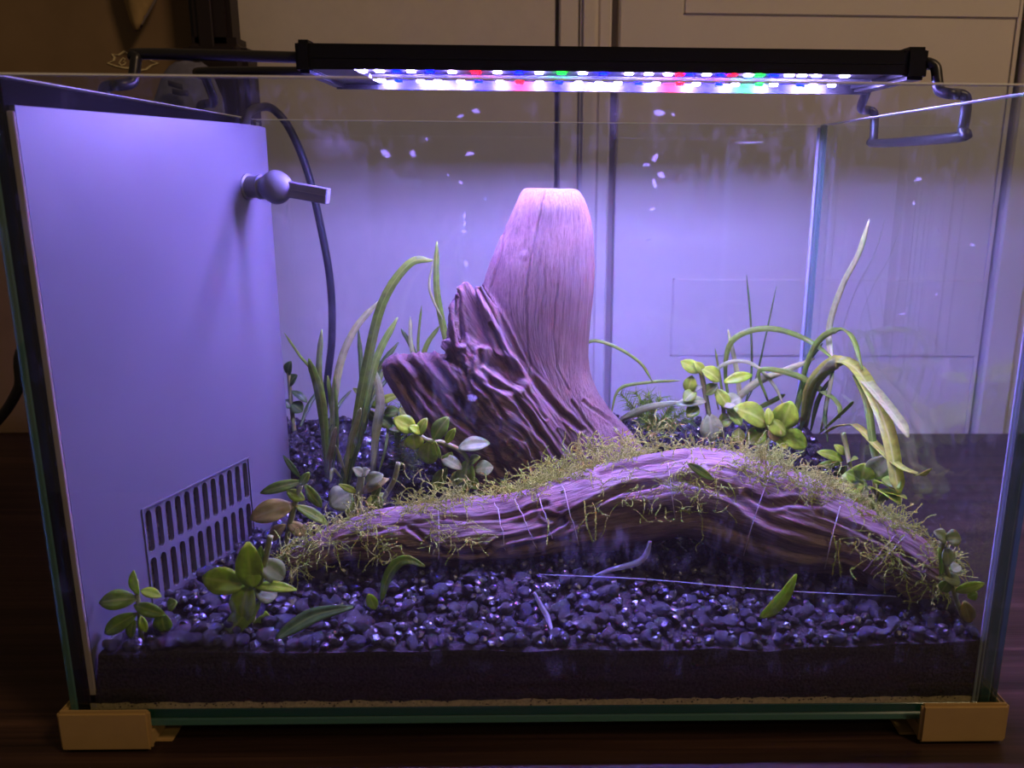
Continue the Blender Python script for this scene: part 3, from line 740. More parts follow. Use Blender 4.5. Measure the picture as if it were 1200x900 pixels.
md = ob.modifiers.new('r', 'REMESH'); md.mode = 'VOXEL'; md.voxel_size = .00068
ms = ob.modifiers.new('s', 'SMOOTH'); ms.factor = .5; ms.iterations = 12
dg = bpy.context.evaluated_depsgraph_get(); wm = bpy.data.meshes.new_from_object(ob.evaluated_get(dg)); bpy.data.objects.remove(ob)
wm.name = 'upright_driftwood'
sA, sB = at(470, 430, .15), at(650, 560, .158); ra = (sB-sA).normalized(); rb = Vector((0, 1, 0)); rb = (rb-ra*rb.dot(ra)).normalized(); rc = ra.cross(rb)
ta = Vector((.05, 0, 1)).normalized(); tbv = Vector((1, 0, -.05)).normalized(); tc = Vector((0, 1, 0))
e1, e2 = at(556, 340, .15), at(680, 520, .15); el = (e2-e1).normalized(); en = Vector((el.z, 0, -el.x))
gl = []
for v_ in wm.vertices:
    p_ = v_.co; d = (p_-e1).dot(en)              # positive on one side of the line trunk / root
    wgt = 1/(1+math.exp(-d/.0045)); q_ = p_-e1
    if en.x < 0: wgt = 1-wgt
    T_ = Vector((-q_.dot(ta)*.35, q_.dot(tbv), q_.dot(tc))); R2 = Vector((q_.dot(ra), q_.dot(rc), q_.dot(rb)))
    bend = .018*math.sin(q_.dot(ra)*55)
    R2.y += bend*.25
    g_ = T_*wgt+R2*(1-wgt); gl += [g_.x, g_.y, g_.z]
t_ = wm.attributes.new('grain', 'FLOAT_VECTOR', 'POINT'); t_.data.foreach_set('vector', gl)
wts = []
for v_ in wm.vertices:
    d = (v_.co-e1).dot(en); wgt = 1/(1+math.exp(-d/.0045)); wgt = 1-wgt if en.x < 0 else wgt
    wts.append((.0004+.0006*(1-wgt), 120-20*(1-wgt), .00020+.00012*(1-wgt)))
gv = [([(638, 222), (632, 260), (622, 300), (617, 343), (617, 390), (622, 440)], 1.1, .0006, .7), ([(653, 333), (648, 390), (653, 433), (668, 457)], 1.0, .0005, .6), ([(592, 258), (586, 300), (576, 335)], 1.2, .0007, .7), ([(640, 300), (637, 340), (634, 370)], 1.0, .0004, .4), ([(670, 470), (690, 500), (706, 520)], 2, .0010, .5), ([(684, 470), (700, 482), (722, 500)], 2, .0010, .4),
      ([(563, 413), (561, 432), (580, 450), (598, 458), (620, 487), (640, 517), (657, 540)], 3.4, .0030, .8), ([(553, 443), (573, 462), (590, 487), (620, 515), (632, 540)], 2.8, .0024, .7), ([(500, 415), (527, 447), (550, 487), (575, 512), (600, 533)], 4.2, .0032, .7), ([(473, 414), (500, 450), (533, 487), (573, 520), (590, 550)], 5, .0034, .6), ([(533, 343), (537, 377), (541, 400)], 4, .0030, .6), ([(563, 340), (583, 372), (612, 428), (650, 476), (680, 503)], 3.6, .0022, .45),
      ([(540, 420), (545, 440), (560, 470), (585, 500)], 2.6, .0018, .6), ([(575, 380), (590, 415), (612, 452), (640, 490)], 2.2, .0014, .6), ([(460, 432), (480, 462), (505, 500), (540, 545)], 4, .0024, .5), ([(515, 410), (530, 425), (545, 432)], 3, .0018, .6), ([(574, 425), (590, 432), (602, 446)], 9, .0052, .35), ([(600, 520), (625, 545), (645, 565)], 3, .002, .6), ([(655, 505), (672, 530), (690, 548)], 2.6, .0014, .5)]
carve(wm, wts, [(at(613, 299, UY-.019), .0030, .0006), (at(588, 358, UY-.02), .0018, .0005), (at(530, 420, .128), .003, .0012)], gv)
o = link('upright_driftwood', wm, M_wood); tag(o, 'tall weathered driftwood stump with a spreading root, standing upright mid tank', 'driftwood')
o['group'] = 'driftwood pieces'

BR = [(338, 656, 671, .060), (346, 645, 672, .061), (365, 634, 668, .063), (400, 614, 656, .067), (450, 596, 660, .072), (520, 588, 665, .078), (600, 580, 660, .086), (660, 560, 654, .090), (720, 541, 645, .090), (800, 525, 632, .087), (860, 531, 648, .080), (930, 556, 670, .068), (1000, 592, 675, .056), (1050, 617, 697, .046), (1085, 645, 709, .038), (1097, 664, 702, .036), (1101, 674, 692, .035)]
bs = [at(x, (u_+l_)/2, Y) for x, u_, l_, Y in BR]; bh = [(l_-u_)/2*pxm(p_) for (x, u_, l_, Y), p_ in zip(BR, bs)]
nU, nV = 520, 150
Cn = catmull(bs, nU); Hn = [max(.0012, h.x) for h in catmull([Vector((h, 0, 0)) for h in bh], nU)]
Bfr = []; v = []; f = []; gl = []; arc = 0
for i in range(nU):
    tn = (Cn[min(i+1, nU-1)]-Cn[max(i-1, 0)]).normalized()
    b = Vector((0, 1, 0)); b = (b-tn*b.dot(tn)).normalized(); a = tn.cross(b)          # a: up, b: away from viewer
    if i: arc += (Cn[i]-Cn[i-1]).length
    Bfr.append((Cn[i], a, b, Hn[i], arc))
    for j in range(nV):
        g_ = 2*math.pi*j/nV; cz, sy = math.cos(g_), math.sin(g_)
        tw = arc*5
        lump = 1+.10*noise.noise(Vector((arc*22, cz*1.1, sy*1.1)))
        gro = 0
        for (g0, wd, dp, s0, s1) in ((2.35, .22, .16, .05, .22), (1.55, .16, .12, .12, .30), (2.0, .14, .10, .02, .12), (2.75, .2, .14, .2, .34), (1.15, .14, .10, .16, .26)):
            gc = (2*math.pi-g0)+.28*math.sin(arc*24+g0*3)
            e = abs((g_-gc+math.pi) % (2*math.pi)-math.pi)/wd
            if e < 2.5: gro += dp*math.exp(-e*e)*min(1, max(0, (arc-s0)/.03))*min(1, max(0, (s1-arc)/.03))
        rr = Hn[i]*lump*(1-gro)
        v.append(Cn[i]+a*rr*cz+b*rr*sy*1.02); R0 = .017
        gl += [arc, R0*math.cos(g_+tw*.12), R0*math.sin(g_+tw*.12)]
for i in range(nU-1):
    for j in range(nV): f.append((i*nV+j, i*nV+(j+1) % nV, (i+1)*nV+(j+1) % nV, (i+1)*nV+j))
f.append(tuple(range(nV))[::-1]); f.append(tuple(range((nU-1)*nV, nU*nV)))
bmh = mesh('arched_driftwood', v, f)
bmx = bmesh.new(); bmx.from_mesh(bmh); bmesh.ops.recalc_face_normals(bmx, faces=bmx.faces); bmx.to_mesh(bmh); bmx.free()
t_ = bmh.attributes.new('grain', 'FLOAT_VECTOR', 'POINT'); t_.data.foreach_set('vector', gl)
gb = [([(480, 617), (507, 639), (533, 651), (566, 648)], 3.2, .0028, .8), ([(566, 648), (588, 633), (640, 622), (660, 612)], 3.2, .0026, .75), ([(640, 604), (656, 611), (685, 595), (728, 573), (768, 567)], 4, .0026, .7), ([(701, 555), (720, 549), (768, 541), (805, 534)], 2.4, .0018, .8), ([(400, 632), (440, 622), (480, 612), (520, 606)], 2.6, .0014, .5), ([(520, 606), (560, 608), (600, 604), (640, 590)], 3, .0018, .6),
      ([(875, 579), (901, 592), (933, 587), (960, 590)], 4, .002, .45), ([(987, 665), (1029, 681), (1061, 705)], 3.4, .003, .8), ([(960, 600), (1000, 618), (1045, 640), (1080, 665)], 3.4, .0022, .5), ([(800, 560), (850, 575), (900, 612), (950, 625), (1000, 640)], 5, .002, .35), ([(600, 642), (660, 634), (720, 612), (780, 600)], 4.5, .0018, .4), ([(380, 645), (430, 640), (470, 642)], 3, .0014, .5), ([(830, 545), (880, 556), (920, 575)], 2.2, .0012, .6)]
carve(bmh, (.0008, 140, .00032), (), gb)
o = link('arched_driftwood', bmh, M_wood2); tag(o, 'long low driftwood branch arching over the gravel, tufted with moss', 'driftwood'); o['group'] = 'driftwood pieces'

def on_branch(fr_, th, lift=0):
    i = min(nU-1, max(0, int(fr_*(nU-1)))); c, a, b, h, s = Bfr[i]
    return c+(a*math.cos(th)+b*math.sin(th))*(h*.98+lift), (a*math.cos(th)+b*math.sin(th))
def fr_of(px):                                    # branch fraction for a picture column
    best = min(range(nU), key=lambda i: abs(600+PPX+F_PX*((Cn[i]-CAM).dot(RT))/((Cn[i]-CAM).dot(fwd))-px)); return best/(nU-1)

# ------------------------------------------------------------------ moss
mv, mf = [], []
def strand(p, d, L, r, droop, leaf=.0010, curl=.85):
    n = max(5, int(L/.0013)); d = d.normalized(); pts = [p]; ph = rnd.random()*9
    for k in range(n):
        w_ = Vector((noise.noise(pts[-1]*260+Vector((ph, 0, 0))), noise.noise(pts[-1]*260+Vector((0, ph, 4))), noise.noise(pts[-1]*260+Vector((7, 2, ph)))))
        d = (d+w_*curl+Vector((0, 0, -droop))).normalized(); pts.append(pts[-1]+d*(L/n))
    for k in range(n):
        a = pts[k]; b = pts[k+1]; t_ = (b-a).normalized(); s = t_.orthogonal().normalized()*r; s2 = t_.cross(s); base_ = len(mv)
        for e in (a, b):
            mv.extend([e+s, e-s*.5+s2*.87, e-s*.5-s2*.87])
        mf.extend([(base_, base_+1, base_+4, base_+3), (base_+1, base_+2, base_+5, base_+4), (base_+2, base_, base_+3, base_+5)])
        for q_ in range(2):                        # scale-like leaflets, thin tetrahedra
            al = rnd.random()*6.28; sd = (s*math.cos(al)+s2*math.sin(al)).normalized(); base_ = len(mv); l = leaf*rnd.uniform(.6, 1.2)
            tip = a+(sd*.8+t_*.8)*l; wv = sd.cross(t_)*l*.28
            mv.extend([a+wv, a-wv, tip, a+t_*l*.3]); mf.extend([(base_, base_+1, base_+2), (base_, base_+2, base_+3), (base_+1, base_+3, base_+2), (base_, base_+3, base_+1)])
def moss_patch(px0, px1, th0, th1, n, L0, L1, droop, r=.00017):
    f0, f1 = fr_of(px0), fr_of(px1)
    for k in range(int(n*1.25)):
        p_, nn = on_branch(rnd.uniform(f0, f1), rnd.uniform(th0, th1), .0006)
        d = nn*rnd.uniform(.25, .9)+Vector((rnd.uniform(-1, 1), rnd.uniform(-.8, .5), rnd.uniform(-.3, .4)))
        strand(p_, d, rnd.uniform(L0, L1)*1.2, r, droop)
# angles: 0 is the top, negative is towards the viewer
moss_patch(338, 375, -1.9, 1.0, 60, .006, .016, .10)
moss_patch(375, 450, -1.3, .8, 95, .006, .015, .10)
moss_patch(420, 470, -1.9, -.9, 22, .006, .014, .12)
moss_patch(470, 560, -.5, .9, 110, .006, .014, .06)
moss_patch(500, 560, -1.5, -.7, 34, .006, .012, .08)
moss_patch(560, 640, -.3, .9, 95, .006, .014, .05)
moss_patch(630, 760, -.25, 1.1, 240, .006, .016, .04)
moss_patch(740, 880, .0, 1.2, 150, .006, .014, .04)
moss_patch(700, 860, -1.35, -.3, 60, .007, .016, .12)
moss_patch(770, 850, -1.6, -.9, 26, .008, .018, .12)
moss_patch(860, 960, -.7, .9, 230, .006, .016, .05)
moss_patch(940, 1050, -.45, .8, 150, .006, .013, .05)
moss_patch(1040, 1101, -1.7, .9, 150, .006, .017, .10)
moss_patch(990, 1060, -1.5, -.8, 24, .008, .018, .10)
for x_, y_ in ((600, 575), (625, 562), (645, 545), (675, 530), (700, 525), (720, 520), (740, 512), (760, 505), (780, 500), (660, 548), (690, 520)):  # tufts between the two pieces
    for k in range(16):
        p_ = at(x_+rnd.uniform(-14, 14), y_+rnd.uniform(-2, 10), .118); strand(p_, Vector((rnd.uniform(-1, 1), rnd.uniform(-.8, .2), rnd.uniform(.1, 1))), rnd.uniform(.006, .015), .00026, .03)
for x_, th, L_ in ((690, -.9, .022), (700, -1.0, .020), (885, -.7, .024), (815, -.9, .02), (850, -.9, .018), (975, -1.2, .022), (985, -1.3, .02), (1050, -1.2, .026), (640, -1.1, .014)):
    p_, nn = on_branch(fr_of(x_), th, .0008); strand(p_, nn+Vector((.3, 0, -.8)), L_, .00032, .22, .0014, .5)
for k in range(40):                                # loose wisps on the gravel by the left end of the branch
    x_, y_ = rnd.uniform(470, 590), rnd.uniform(560, 592); strand(at(x_, y_, .105), Vector((rnd.uniform(-1, 1), -.3, rnd.uniform(0, 1))), rnd.uniform(.006, .014), .0002, .06)
me = mesh('moss', mv, mf); o = link('moss', me, M_moss, None, False); tag(o, 'straggly green moss growing along the top of the driftwood branch', 'moss', None, 'stuff')

# threads tying the moss
for k, (x_, a0, a1, lean) in enumerate([(511, -.4, -1.9, 0), (578, -.3, -1.7, 6), (604, -.3, -1.8, 16), (636, -.4, -1.6, 4), (668, -.4, -1.9, 3), (790, -.5, -2.2, 0), (890, -.4, -2.3, 0), (977, -.5, -2.2, 0), (1038, -.6, -2.0, -14), (1046, -.6, -2.0, -14)]):
    P = []
    for i in range(14):
        th = a0+(a1-a0)*i/13; p_, nn = on_branch(fr_of(x_+lean*i/13), th, .0016); P.append(p_)
    o = link('cotton_thread', tube('cotton_thread', P, .00024, 30, 5), M_thread)
    where = ['near its thin left end', 'beside a side groove', 'slanting over the lower ridge', 'left of the arch', 'at the start of the arch', 'at the crown of the arch', 'under the big moss tuft', 'on its right slope', 'slanting at the right end, inner one', 'slanting at the right end, outer one'][k]
    tag(o, 'thin pale thread tied round the branch '+where, 'thread', 'threads tying the moss to the branch')
o = link('nylon_line', tube('nylon_line', [at(632, 673, .030), at(760, 679, .029), at(900, 691, .027), at(1050, 699, .030)], .00018, 40, 5), M_line); tag(o, 'fine clear line stretched low across the front of the gravel', 'line')
o = link('cotton_strand', tube('cotton_strand', [at(695, 676, .060), at(715, 668, .060), at(745, 660, .060), at(757, 650, .060), at(762, 634, .060)], [.0007, .0012, .0016, .0016, .0009], 30, 8), M_line); tag(o, 'pale cloudy strand bent under the driftwood arch', 'strand')
o = link('cotton_strand', tube('cotton_strand', [at(626, 694, .022), at(634, 710, .020), at(641, 722, .018), at(648, 742, .012)], [.0006, .0011, .0012, .0006], 20, 8), M_line); tag(o, 'pale cloudy strand lying on the front gravel below mid branch', 'strand')

# ------------------------------------------------------------------ plants
def leaf_mesh(b, t, wpx, facing=None, cup=.18, sag=.10, shape=1.0, thick=.00035, n=9, m=5):
    ax_ = t-b; L_ = ax_.length*1.06; a = ax_.normalized(); s = pxm(b)*wpx*1.15
    nn = facing if facing else Vector((rnd.uniform(-.35, .35), -.75, .65+rnd.uniform(-.25, .25)))
    nn = (nn-a*nn.dot(a)).normalized(); wd = a.cross(nn); rows = []
    for i in range(n):
        q = i/(n-1); ww = s/2*max(.045, math.sin(math.pi*min(1, max(0, q**shape*.97+.015)))**.72); c = b+a*L_*q+nn*(L_*sag*math.sin(math.pi*q)); row = []
        for j in range(m):
            e = 2*j/(m-1)-1; row.append(c+wd*ww*e+nn*(cup*ww*e*e*1.2))
        rows.append(row)
    return sheet('leaf', rows, thick)
def stem_plant(label, base, stems, leaves, Y, group='stem plants', dy=.006):
    B = at(base[0], base[1], Y); B.z = min(B.z, ground(B.x, B.y)-.001); pl = thing('stem_plant', B, label, 'plant', group)
    for st in stems:
        P = [atin(x, y, Y) for x, y in st[0]]; part('stem', tube('stem', P, st[1]*pxm(P[0])/2, 20, 8), M_stem, pl)
    for k, L_ in enumerate(leaves):
        x0, y0, x1, y1, wd = L_[:5]; mt = L_[5] if len(L_) > 5 else 'mid'; dz = L_[6] if len(L_) > 6 else rnd.uniform(-dy, dy*.4)
        part('leaf', leaf_mesh(atin(x0, y0, Y-.0006), atin(x1, y1, Y+dz), wd), LM[mt], pl)
    return pl
def blade_mesh(P, w, fac=Vector((0, -1, .25)), n=26, thick=.0004):
    P = catmull(P, n); rows = []
    for i, c in enumerate(P):
        tn = (P[min(i+1, n-1)]-P[max(i-1, 0)]).normalized(); nn = fac-tn*fac.dot(tn)
        nn = nn.normalized() if nn.length > 1e-4 else tn.orthogonal(); wd = tn.cross(nn); q = i/(n-1)
        ww = w/2*min(1, .42+q*1.5)*(.8+.2*math.sin(math.pi*min(1, q*1.2)))*min(1, (1-q)*7+.22)
        rows.append([c+wd*ww+nn*ww*.3, c, c-wd*ww+nn*ww*.3])
    return sheet('blade', rows, thick)
def grass_plant(label, base, Y, blades, group='grassy plants'):
    B = at(base[0], base[1], Y); B.z = min(B.z, ground(B.x, B.y)-.001); pl = thing('grass_plant', B, label, 'plant', group)
    for pts, wd, mt, y1, *fc in blades:
        n = len(pts); P = [atin(x, y, min(TD-G-.006, Y+(y1-Y)*k/max(1, n-1))) for k, (x, y) in enumerate(pts)]
        part('blade', blade_mesh(P, wd*pxm(P[0]), *fc), LM[mt], pl)
    return pl

stem_plant('small fresh green stem plant in front of the filter grille, far left', (166, 748), [([(166, 750), (163, 715), (159, 680)], 6)], [
    (162, 697, 157, 670, 11, 'bright'), (161, 702, 119, 706, 21, 'mid'), (165, 692, 188, 699, 11, 'bright'), (161, 719, 125, 741, 17, 'mid'), (157, 709, 192, 720, 14, 'mid'), (190, 717, 194, 739, 19, 'mid'), (158, 726, 154, 747, 13, 'mid'), (165, 722, 171, 740, 9, 'bright'), (197, 712, 207, 706, 14, 'mid')], .0135, dy=.003)
stem_plant('bright green stem plant with broad leaves, right of the grille front', (295, 742), [([(297, 745), (296, 715), (294, 680)], 7), ([(302, 700), (311, 655), (317, 628)], 7)], [
    (296, 690, 291, 638, 27, 'bright', .0), (289, 686, 240, 677, 28, 'fresh'), (293, 683, 284, 727, 29, 'fresh', -.004), (306, 703, 266, 745, 22, 'mid', -.005), (298, 688, 345, 691, 12, 'bright', -.002), (304, 657, 331, 677, 24, 'pale', .004), (298, 690, 323, 698, 24, 'pale', .003), (311, 716, 316, 742, 11, 'bright'), (269, 733, 257, 741, 10, 'bright'), (296, 668, 298, 687, 16, 'bright', -.004), (306, 640, 312, 662, 12, 'mid', .004), (309, 720, 300, 740, 12, 'mid')], .0225, dy=.004)
stem_plant('olive stem plant beside the rear edge of the grille', (334, 640), [([(334, 644), (342, 605), (352, 568)], 7)], [
    (357, 564, 308, 577, 12, 'mid'), (345, 592, 296, 607, 24, 'brown'), (357, 567, 376, 593, 11, 'mid'), (345, 592, 382, 613, 12, 'mid'), (352, 569, 362, 554, 9, 'mid'), (336, 575, 356, 585, 12, 'fresh'), (352, 560, 333, 535, 6, 'dark'), (335, 615, 318, 632, 14, 'brown'), (338, 612, 358, 628, 14, 'brown')], .088)
stem_plant('stem plant with curled pale tips at the thin left end of branch', (420, 606), [([(419, 612), (421, 580), (424, 553)], 9), ([(444, 596), (452, 580), (462, 562), (467, 542)], 6)], [
    (425, 557, 414, 549, 10, 'pale'), (424, 557, 433, 551, 11, 'pale'), (418, 577, 398, 568, 7, 'fresh'), (424, 578, 454, 562, 12, 'brown'), (429, 567, 448, 557, 16, 'pale'), (413, 577, 388, 592, 28, 'pale'), (428, 592, 452, 580, 12, 'fresh'), (416, 608, 413, 589, 16, 'fresh'), (446, 580, 441, 598, 12, 'mid'), (437, 585, 446, 570, 9, 'mid')], .112)
stem_plant('leafy stem plant leaning against the foot of the upright driftwood', (547, 576), [([(547, 580), (550, 550), (543, 531), (520, 519), (501, 516), (486, 506)], 6)], [
    (487, 505, 463, 491, 19, 'bright'), (484, 508, 486, 526, 20, 'fresh'), (491, 511, 500, 491, 12, 'fresh'), (508, 515, 525, 490, 17, 'mid'), (504, 517, 502, 542, 22, 'fresh'), (515, 537, 510, 518, 12, 'fresh'), (523, 519, 533, 503, 9, 'fresh'), (537, 525, 572, 520, 17, 'pale'), (516, 535, 540, 549, 13, 'pale'), (524, 548, 510, 574, 15, 'mid'), (548, 556, 528, 566, 15, 'fresh'), (549, 538, 544, 574, 21, 'mid'), (556, 551, 577, 548, 17, 'pale'), (530, 530, 520, 546, 11, 'mid'), (550, 543, 562, 536, 11, 'mid'), (494, 508, 480, 500, 10, 'bright'), (548, 560, 560, 572, 12, 'mid')], .128)
stem_plant('slim stem plant rising between grass blades and driftwood snout', (436, 556), [([(436, 560), (441, 520), (443, 475)], 6)], [
    (440, 476, 415, 456, 10, 'fresh'), (443, 474, 466, 464, 10, 'fresh'), (441, 479, 432, 466, 12, 'mid'), (450, 485, 467, 481, 13, 'mid'), (446, 488, 458, 500, 14, 'mid'), (442, 492, 430, 480, 10, 'mid'), (452, 498, 470, 505, 12, 'mid'), (468, 478, 480, 492, 13, 'fresh')], .178)
stem_plant('dim stem plant half hidden behind the filter corner', (345, 500), [([(345, 506), (341, 470), (338, 430)], 5)], [
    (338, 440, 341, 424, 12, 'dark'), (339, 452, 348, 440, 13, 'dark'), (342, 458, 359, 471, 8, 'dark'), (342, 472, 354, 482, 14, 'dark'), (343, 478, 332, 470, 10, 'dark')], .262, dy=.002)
stem_plant('leafy stem plant right of the upright driftwood, behind the moss', (836, 508), [([(836, 514), (829, 475), (821, 432)], 6), ([(846, 512), (848, 480), (838, 450)], 5)], [
    (821, 436, 799, 424, 14, 'bright'), (822, 432, 842, 446, 18, 'fresh'), (811, 440, 806, 459, 14, 'fresh'), (848, 448, 880, 440, 12, 'bright'), (824, 453, 802, 461, 9, 'pale'), (828, 470, 794, 474, 12, 'pale'), (868, 466, 849, 476, 18, 'pale'), (838, 455, 854, 479, 14, 'fresh'), (831, 484, 834, 516, 24, 'pale'), (842, 496, 858, 490, 15, 'fresh'), (824, 440, 814, 425, 12, 'fresh'), (815, 458, 802, 470, 13, 'mid'), (826, 462, 840, 452, 13, 'mid'), (818, 476, 806, 488, 14, 'mid'), (852, 480, 868, 498, 14, 'fresh')], .200)
stem_plant('stem plant with big round yellow-green leaves above the moss tuft', (896, 528), [([(896, 534), (899, 510), (902, 482)], 7)], [
    (899, 498, 862, 479, 27, 'fresh', -.004), (897, 487, 921, 508, 25, 'fresh', -.003), (915, 502, 927, 472, 27, 'bright'), (913, 511, 944, 521, 23, 'bright'), (907, 499, 908, 517, 14, 'brown', -.006), (898, 505, 876, 519, 20, 'fresh'), (903, 512, 887, 524, 11, 'pale', -.006), (866, 502, 865, 519, 14, 'fresh'), (900, 478, 901, 498, 10, 'bright', -.005), (908, 512, 922, 525, 16, 'bright'), (895, 506, 885, 492, 14, 'mid')], .190)
stem_plant('squat stem plant with wide overlapping leaves behind right branch slope', (1032, 596), [([(1032, 602), (1028, 580), (1024, 556)], 7)], [
    (1020, 558, 1041, 536, 23, 'pale', -.003), (1010, 562, 1014, 544, 24, 'fresh'), (1016, 567, 980, 570, 25, 'fresh'), (1018, 574, 1052, 590, 26, 'bright', -.005), (1028, 568, 1052, 576, 24, 'fresh'), (1039, 558, 1053, 572, 18, 'mid'), (1028, 593, 1060, 585, 14, 'bright'), (1016, 570, 994, 588, 22, 'fresh'), (1024, 580, 1010, 598, 18, 'mid'), (1006, 562, 992, 554, 16, 'fresh')], .128, dy=.004)
stem_plant('small cut stem with narrow leaves left of the yellow arching blades', (996, 552), [([(998, 558), (993, 530), (988, 507)], 6)], [
    (988, 540, 959, 530, 11, 'fresh'), (985, 543, 959, 546, 8, 'fresh'), (990, 533, 978, 522, 9, 'fresh'), (995, 545, 1005, 538, 9, 'mid'), (992, 546, 978, 556, 10, 'mid')], .178, dy=.003)
stem_plant('pale-leaved stem plant at the right end of the branch by the glass', (1122, 718), [([(1128, 722), (1118, 695), (1106, 655), (1104, 634)], 6)], [
    (1109, 635, 1095, 624, 17, 'pale', -.001), (1108, 631, 1125, 631, 18, 'pale', -.001), (1108, 641, 1110, 662, 16, 'pale', -.002), (1100, 641, 1102, 673, 13, 'mid', .001), (1115, 669, 1125, 664, 13, 'pale', .0), (1104, 676, 1124, 682, 14, 'pale', .0), (1119, 693, 1152, 684, 11, 'fresh', -.002), (1130, 704, 1136, 728, 15, 'brown', -.001), (1134, 700, 1145, 695, 10, 'fresh', -.001), (1112, 680, 1104, 692, 13, 'mid', .001)], .0125)

grass_plant('grassy plant with upright blades nearest the grey filter corner', (385, 562), .168, [
    ([(384, 566), (379, 491), (373, 455), (362, 420)], 11, 'blade', .16), ([(385, 562), (381, 490), (374, 438), (377, 386)], 8, 'blade', .17), ([(386, 560), (390, 490), (398, 430), (416, 386), (445, 352)], 9, 'bladeL', .18),
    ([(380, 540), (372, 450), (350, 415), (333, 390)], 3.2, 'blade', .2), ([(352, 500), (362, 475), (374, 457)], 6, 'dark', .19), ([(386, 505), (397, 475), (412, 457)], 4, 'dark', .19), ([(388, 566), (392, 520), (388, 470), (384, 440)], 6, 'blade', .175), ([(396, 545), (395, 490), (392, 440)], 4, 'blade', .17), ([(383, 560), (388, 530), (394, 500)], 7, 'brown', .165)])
grass_plant('tall grassy plant with one long blade arching towards the driftwood', (402, 572), .150, [
    ([(402, 575), (414, 510), (428, 438), (448, 356), (480, 309), (507, 305)], 11, 'blade', .16), ([(406, 570), (418, 520), (440, 425), (466, 372)], 10, 'blade', .18), ([(408, 566), (422, 490), (424, 440), (420, 386)], 7, 'dark', .18), ([(408, 568), (424, 500), (440, 440), (467, 401)], 8, 'dark', .185), ([(404, 560), (410, 520), (418, 495), (423, 478)], 7, 'bladeL', .146), ([(398, 572), (412, 530), (431, 486)], 12, 'dark', .17), ([(400, 560), (390, 550), (387, 565)], 4, 'bladeL', .146), ([(405, 556), (398, 535), (393, 522)], 4, 'bladeL', .145), ([(436, 556), (441, 505), (446, 470), (439, 432)], 11, 'bladeL', .17), ([(444, 553), (452, 525), (455, 500)], 3.5, 'blade', .18), ([(404, 572), (418, 525), (432, 470), (452, 430)], 9, 'blade', .19), ([(410, 540), (436, 470), (470, 425)], 5, 'dark', .2)])
grass_plant('sparse grassy plant with a tall cut blade behind the driftwood peak', (505, 470), .215, [
    ([(532, 440), (522, 395), (512, 340), (512, 283)], 8, 'blade', .215), ([(520, 376), (509, 355), (503, 335), (507, 309)], 3, 'bladeL', .21), ([(496, 450), (484, 410), (470, 385)], 6, 'dark', .22), ([(492, 450), (482, 405), (481, 371)], 5, 'bladeL', .22), ([(494, 450), (490, 405), (494, 358)], 3.2, 'blade', .22), ([(490, 460), (498, 410), (515, 382)], 6, 'blade', .22)])
grass_plant('fine grass blades drooping right of the upright driftwood', (715, 500), .215, [
    ([(690, 480), (680, 420), (692, 400), (720, 406), (750, 425), (765, 448)], 4, 'blade', .2), ([(722, 496), (735, 488), (760, 477), (800, 471)], 8, 'pale', .2), ([(716, 486), (726, 456), (760, 448), (797, 446)], 4, 'blade', .22)])
grass_plant('grassy plant with thin arching blades by the back glass seam', (862, 488), .245, [
    ([(858, 485), (850, 440), (855, 404), (877, 388), (910, 386), (947, 399), (980, 423)], 7, 'blade', .235), ([(858, 488), (866, 466), (887, 448), (910, 438), (955, 420)], 9, 'bladeL', .23), ([(842, 480), (836, 445), (845, 429), (867, 423), (887, 430), (908, 453), (918, 475)], 4.5, 'bladeL', .23), ([(868, 488), (880, 445), (880, 383), (875, 322)], 2.6, 'dark', .26), ([(868, 486), (864, 440), (853, 386)], 6, 'bladeL', .25), ([(870, 480), (884, 450), (896, 400), (910, 335)], 2.2, 'dark', .265), ([(872, 486), (905, 470), (920, 462)], 6, 'blade', .24), ([(850, 486), (845, 450), (838, 408)], 3, 'blade', .25)])
grass_plant('yellowing grassy plant with broad blades arching down to the right glass', (955, 498), .235, [
    ([(962, 505), (975, 440), (972, 387), (987, 337), (1007, 297), (1019, 257)], 8, 'bladeL', .235, Vector((-.8, -.7, .3))), ([(944, 498), (942, 440), (958, 401), (980, 387), (998, 395), (1011, 434)], 7, 'blade', .21), ([(940, 500), (948, 452), (975, 425), (1000, 430), (1021, 460), (1040, 507), (1050, 560), (1054, 578)], 17, 'bladeY', .150), ([(944, 500), (956, 450), (985, 424), (1018, 452), (1050, 490), (1064, 513)], 14, 'bladeL', .175), ([(966, 508), (980, 499), (1002, 499), (1027, 523), (1052, 546), (1075, 556), (1091, 549)], 10, 'bladeY', .125), ([(900, 470), (890, 434), (933, 440), (965, 459), (982, 474), (984, 490)], 7, 'blade', .215), ([(938, 505), (952, 458), (978, 426)], 8, 'dark', .22), ([(970, 518), (967, 482), (978, 426)], 5, 'dark', .215), ([(1000, 440), (1016, 475), (1024, 530), (1032, 556)], 9, 'blade', .165), ([(928, 490), (946, 428), (964, 402)], 5, 'dark', .25), ([(950, 505), (958, 470), (972, 445)], 6, 'dark', .22), ([(930, 500), (940, 460), (960, 440)], 6, 'blade', .24), ([(960, 508), (990, 480), (1000, 470)], 5, 'blade', .22)])

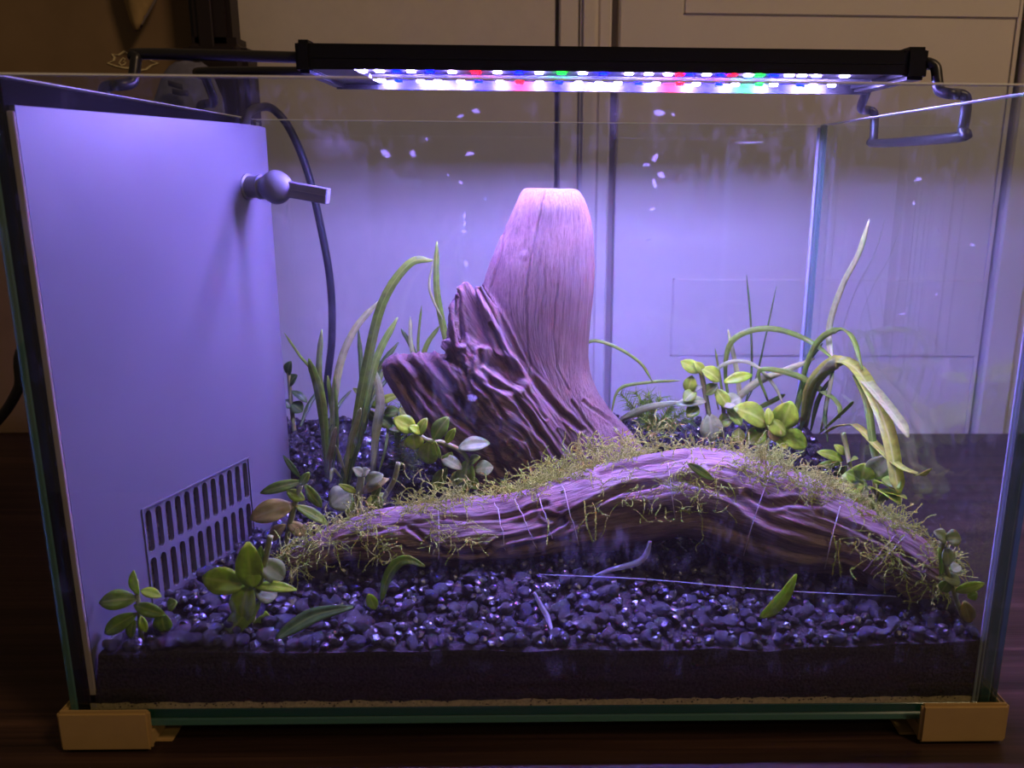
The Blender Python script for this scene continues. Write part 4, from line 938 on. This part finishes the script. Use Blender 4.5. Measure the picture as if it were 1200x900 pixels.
# single leaves
def loose(name, label, pts, w, mt, Y0, Y1):
    n = len(pts); P = catmull([at(x, y, Y0+(Y1-Y0)*k/(n-1)) for k, (x, y) in enumerate(pts)], 14); rows = []; s = pxm(P[0])*w/2
    for i, c in enumerate(P):
        tn = (P[min(i+1, 13)]-P[max(i-1, 0)]).normalized(); nn = Vector((0, -.8, .6)); nn = (nn-tn*nn.dot(tn)).normalized(); wd = tn.cross(nn); q = i/13
        ww = s*max(.06, math.sin(math.pi*min(1, q*.96+.02))**.7); rows.append([c+wd*ww*e+nn*ww*.25*e*e for e in (-1, -.5, 0, .5, 1)])
    o = link(name, sheet(name, rows, .0004), LM[mt]); tag(o, label, 'leaf', 'single leaves on the gravel'); return o
loose('fallen_leaf', 'long dark green leaf lying on gravel near the front left glass', [(322, 750), (345, 734), (372, 720), (414, 711)], 19, 'dark', .0105, .022)
loose('fallen_leaf', 'arched green leaf sprouting under the left part of the branch', [(447, 706), (452, 682), (463, 663), (478, 656), (498, 664)], 13, 'mid', .036, .030)
loose('fallen_leaf', 'tiny bright leaf standing in gravel below the arched leaf', [(440, 714), (436, 705), (432, 696)], 13, 'bright', .030, .028)
loose('fallen_leaf', 'bright lime green leaf standing slanted in the front right gravel', [(890, 724), (905, 714), (920, 697), (933, 673)], 15, 'bright', .022, .018)
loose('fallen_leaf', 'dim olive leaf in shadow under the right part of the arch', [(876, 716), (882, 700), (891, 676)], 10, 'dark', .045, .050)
loose('fallen_leaf', 'small pale leaf stuck to the moss on the crown of the branch', [(806, 543), (820, 552), (836, 562)], 11, 'mid', .062, .062)

# fine needle-leaved plants
def needle_plant(label, base, tips, Y, den=26, L=.008):
    B = at(base[0], base[1], Y); B.z = min(B.z, ground(B.x, B.y)-.001); pl = thing('needle_plant', B, label, 'plant', 'needle-leaved plants')
    for tx, ty in tips:
        Pq = catmull([at(base[0]+rnd.uniform(-8, 8), base[1], Y), at((base[0]+tx)/2+rnd.uniform(-5, 5), (base[1]+ty)/2, Y+rnd.uniform(-.006, .006)), at(tx, ty, Y+rnd.uniform(-.008, .008))], den)
        s_ = part('stem', tube('stem', Pq, .0005, den, 5, False), M_needle, pl)
        v = []; f = []
        for i, c in enumerate(Pq[2:]):
            tn = (Pq[min(i+3, den-1)]-Pq[i+1]).normalized()
            for k in range(5):
                a = rnd.random()*6.28; o1 = tn.orthogonal().normalized(); o2 = tn.cross(o1); d = (o1*math.cos(a)+o2*math.sin(a)+tn*.5).normalized(); l = L*rnd.uniform(.6, 1.1)
                wv = d.cross(tn).normalized()*.0003; b_ = len(v); v += [c+wv, c-wv, c+d*l, c+tn*.0005]; f += [(b_, b_+1, b_+2), (b_, b_+2, b_+3), (b_+1, b_+3, b_+2), (b_, b_+3, b_+1)]
        nd_ = part('needles', mesh('needles', v, f), M_needle, pl, False); nd_['kind'] = 'stuff'
needle_plant('dark feathery needle-leaved plant under the driftwood snout', (472, 556), [(452, 470), (466, 480), (478, 500), (486, 520), (460, 500), (490, 535), (470, 455)], .185)
needle_plant('low bushy needle-leaved plant right of the upright driftwood base', (765, 505), [(728, 462), (745, 460), (760, 462), (775, 466), (790, 472), (802, 482), (735, 475), (755, 470), (785, 480), (812, 492)], .215, 22, .009)
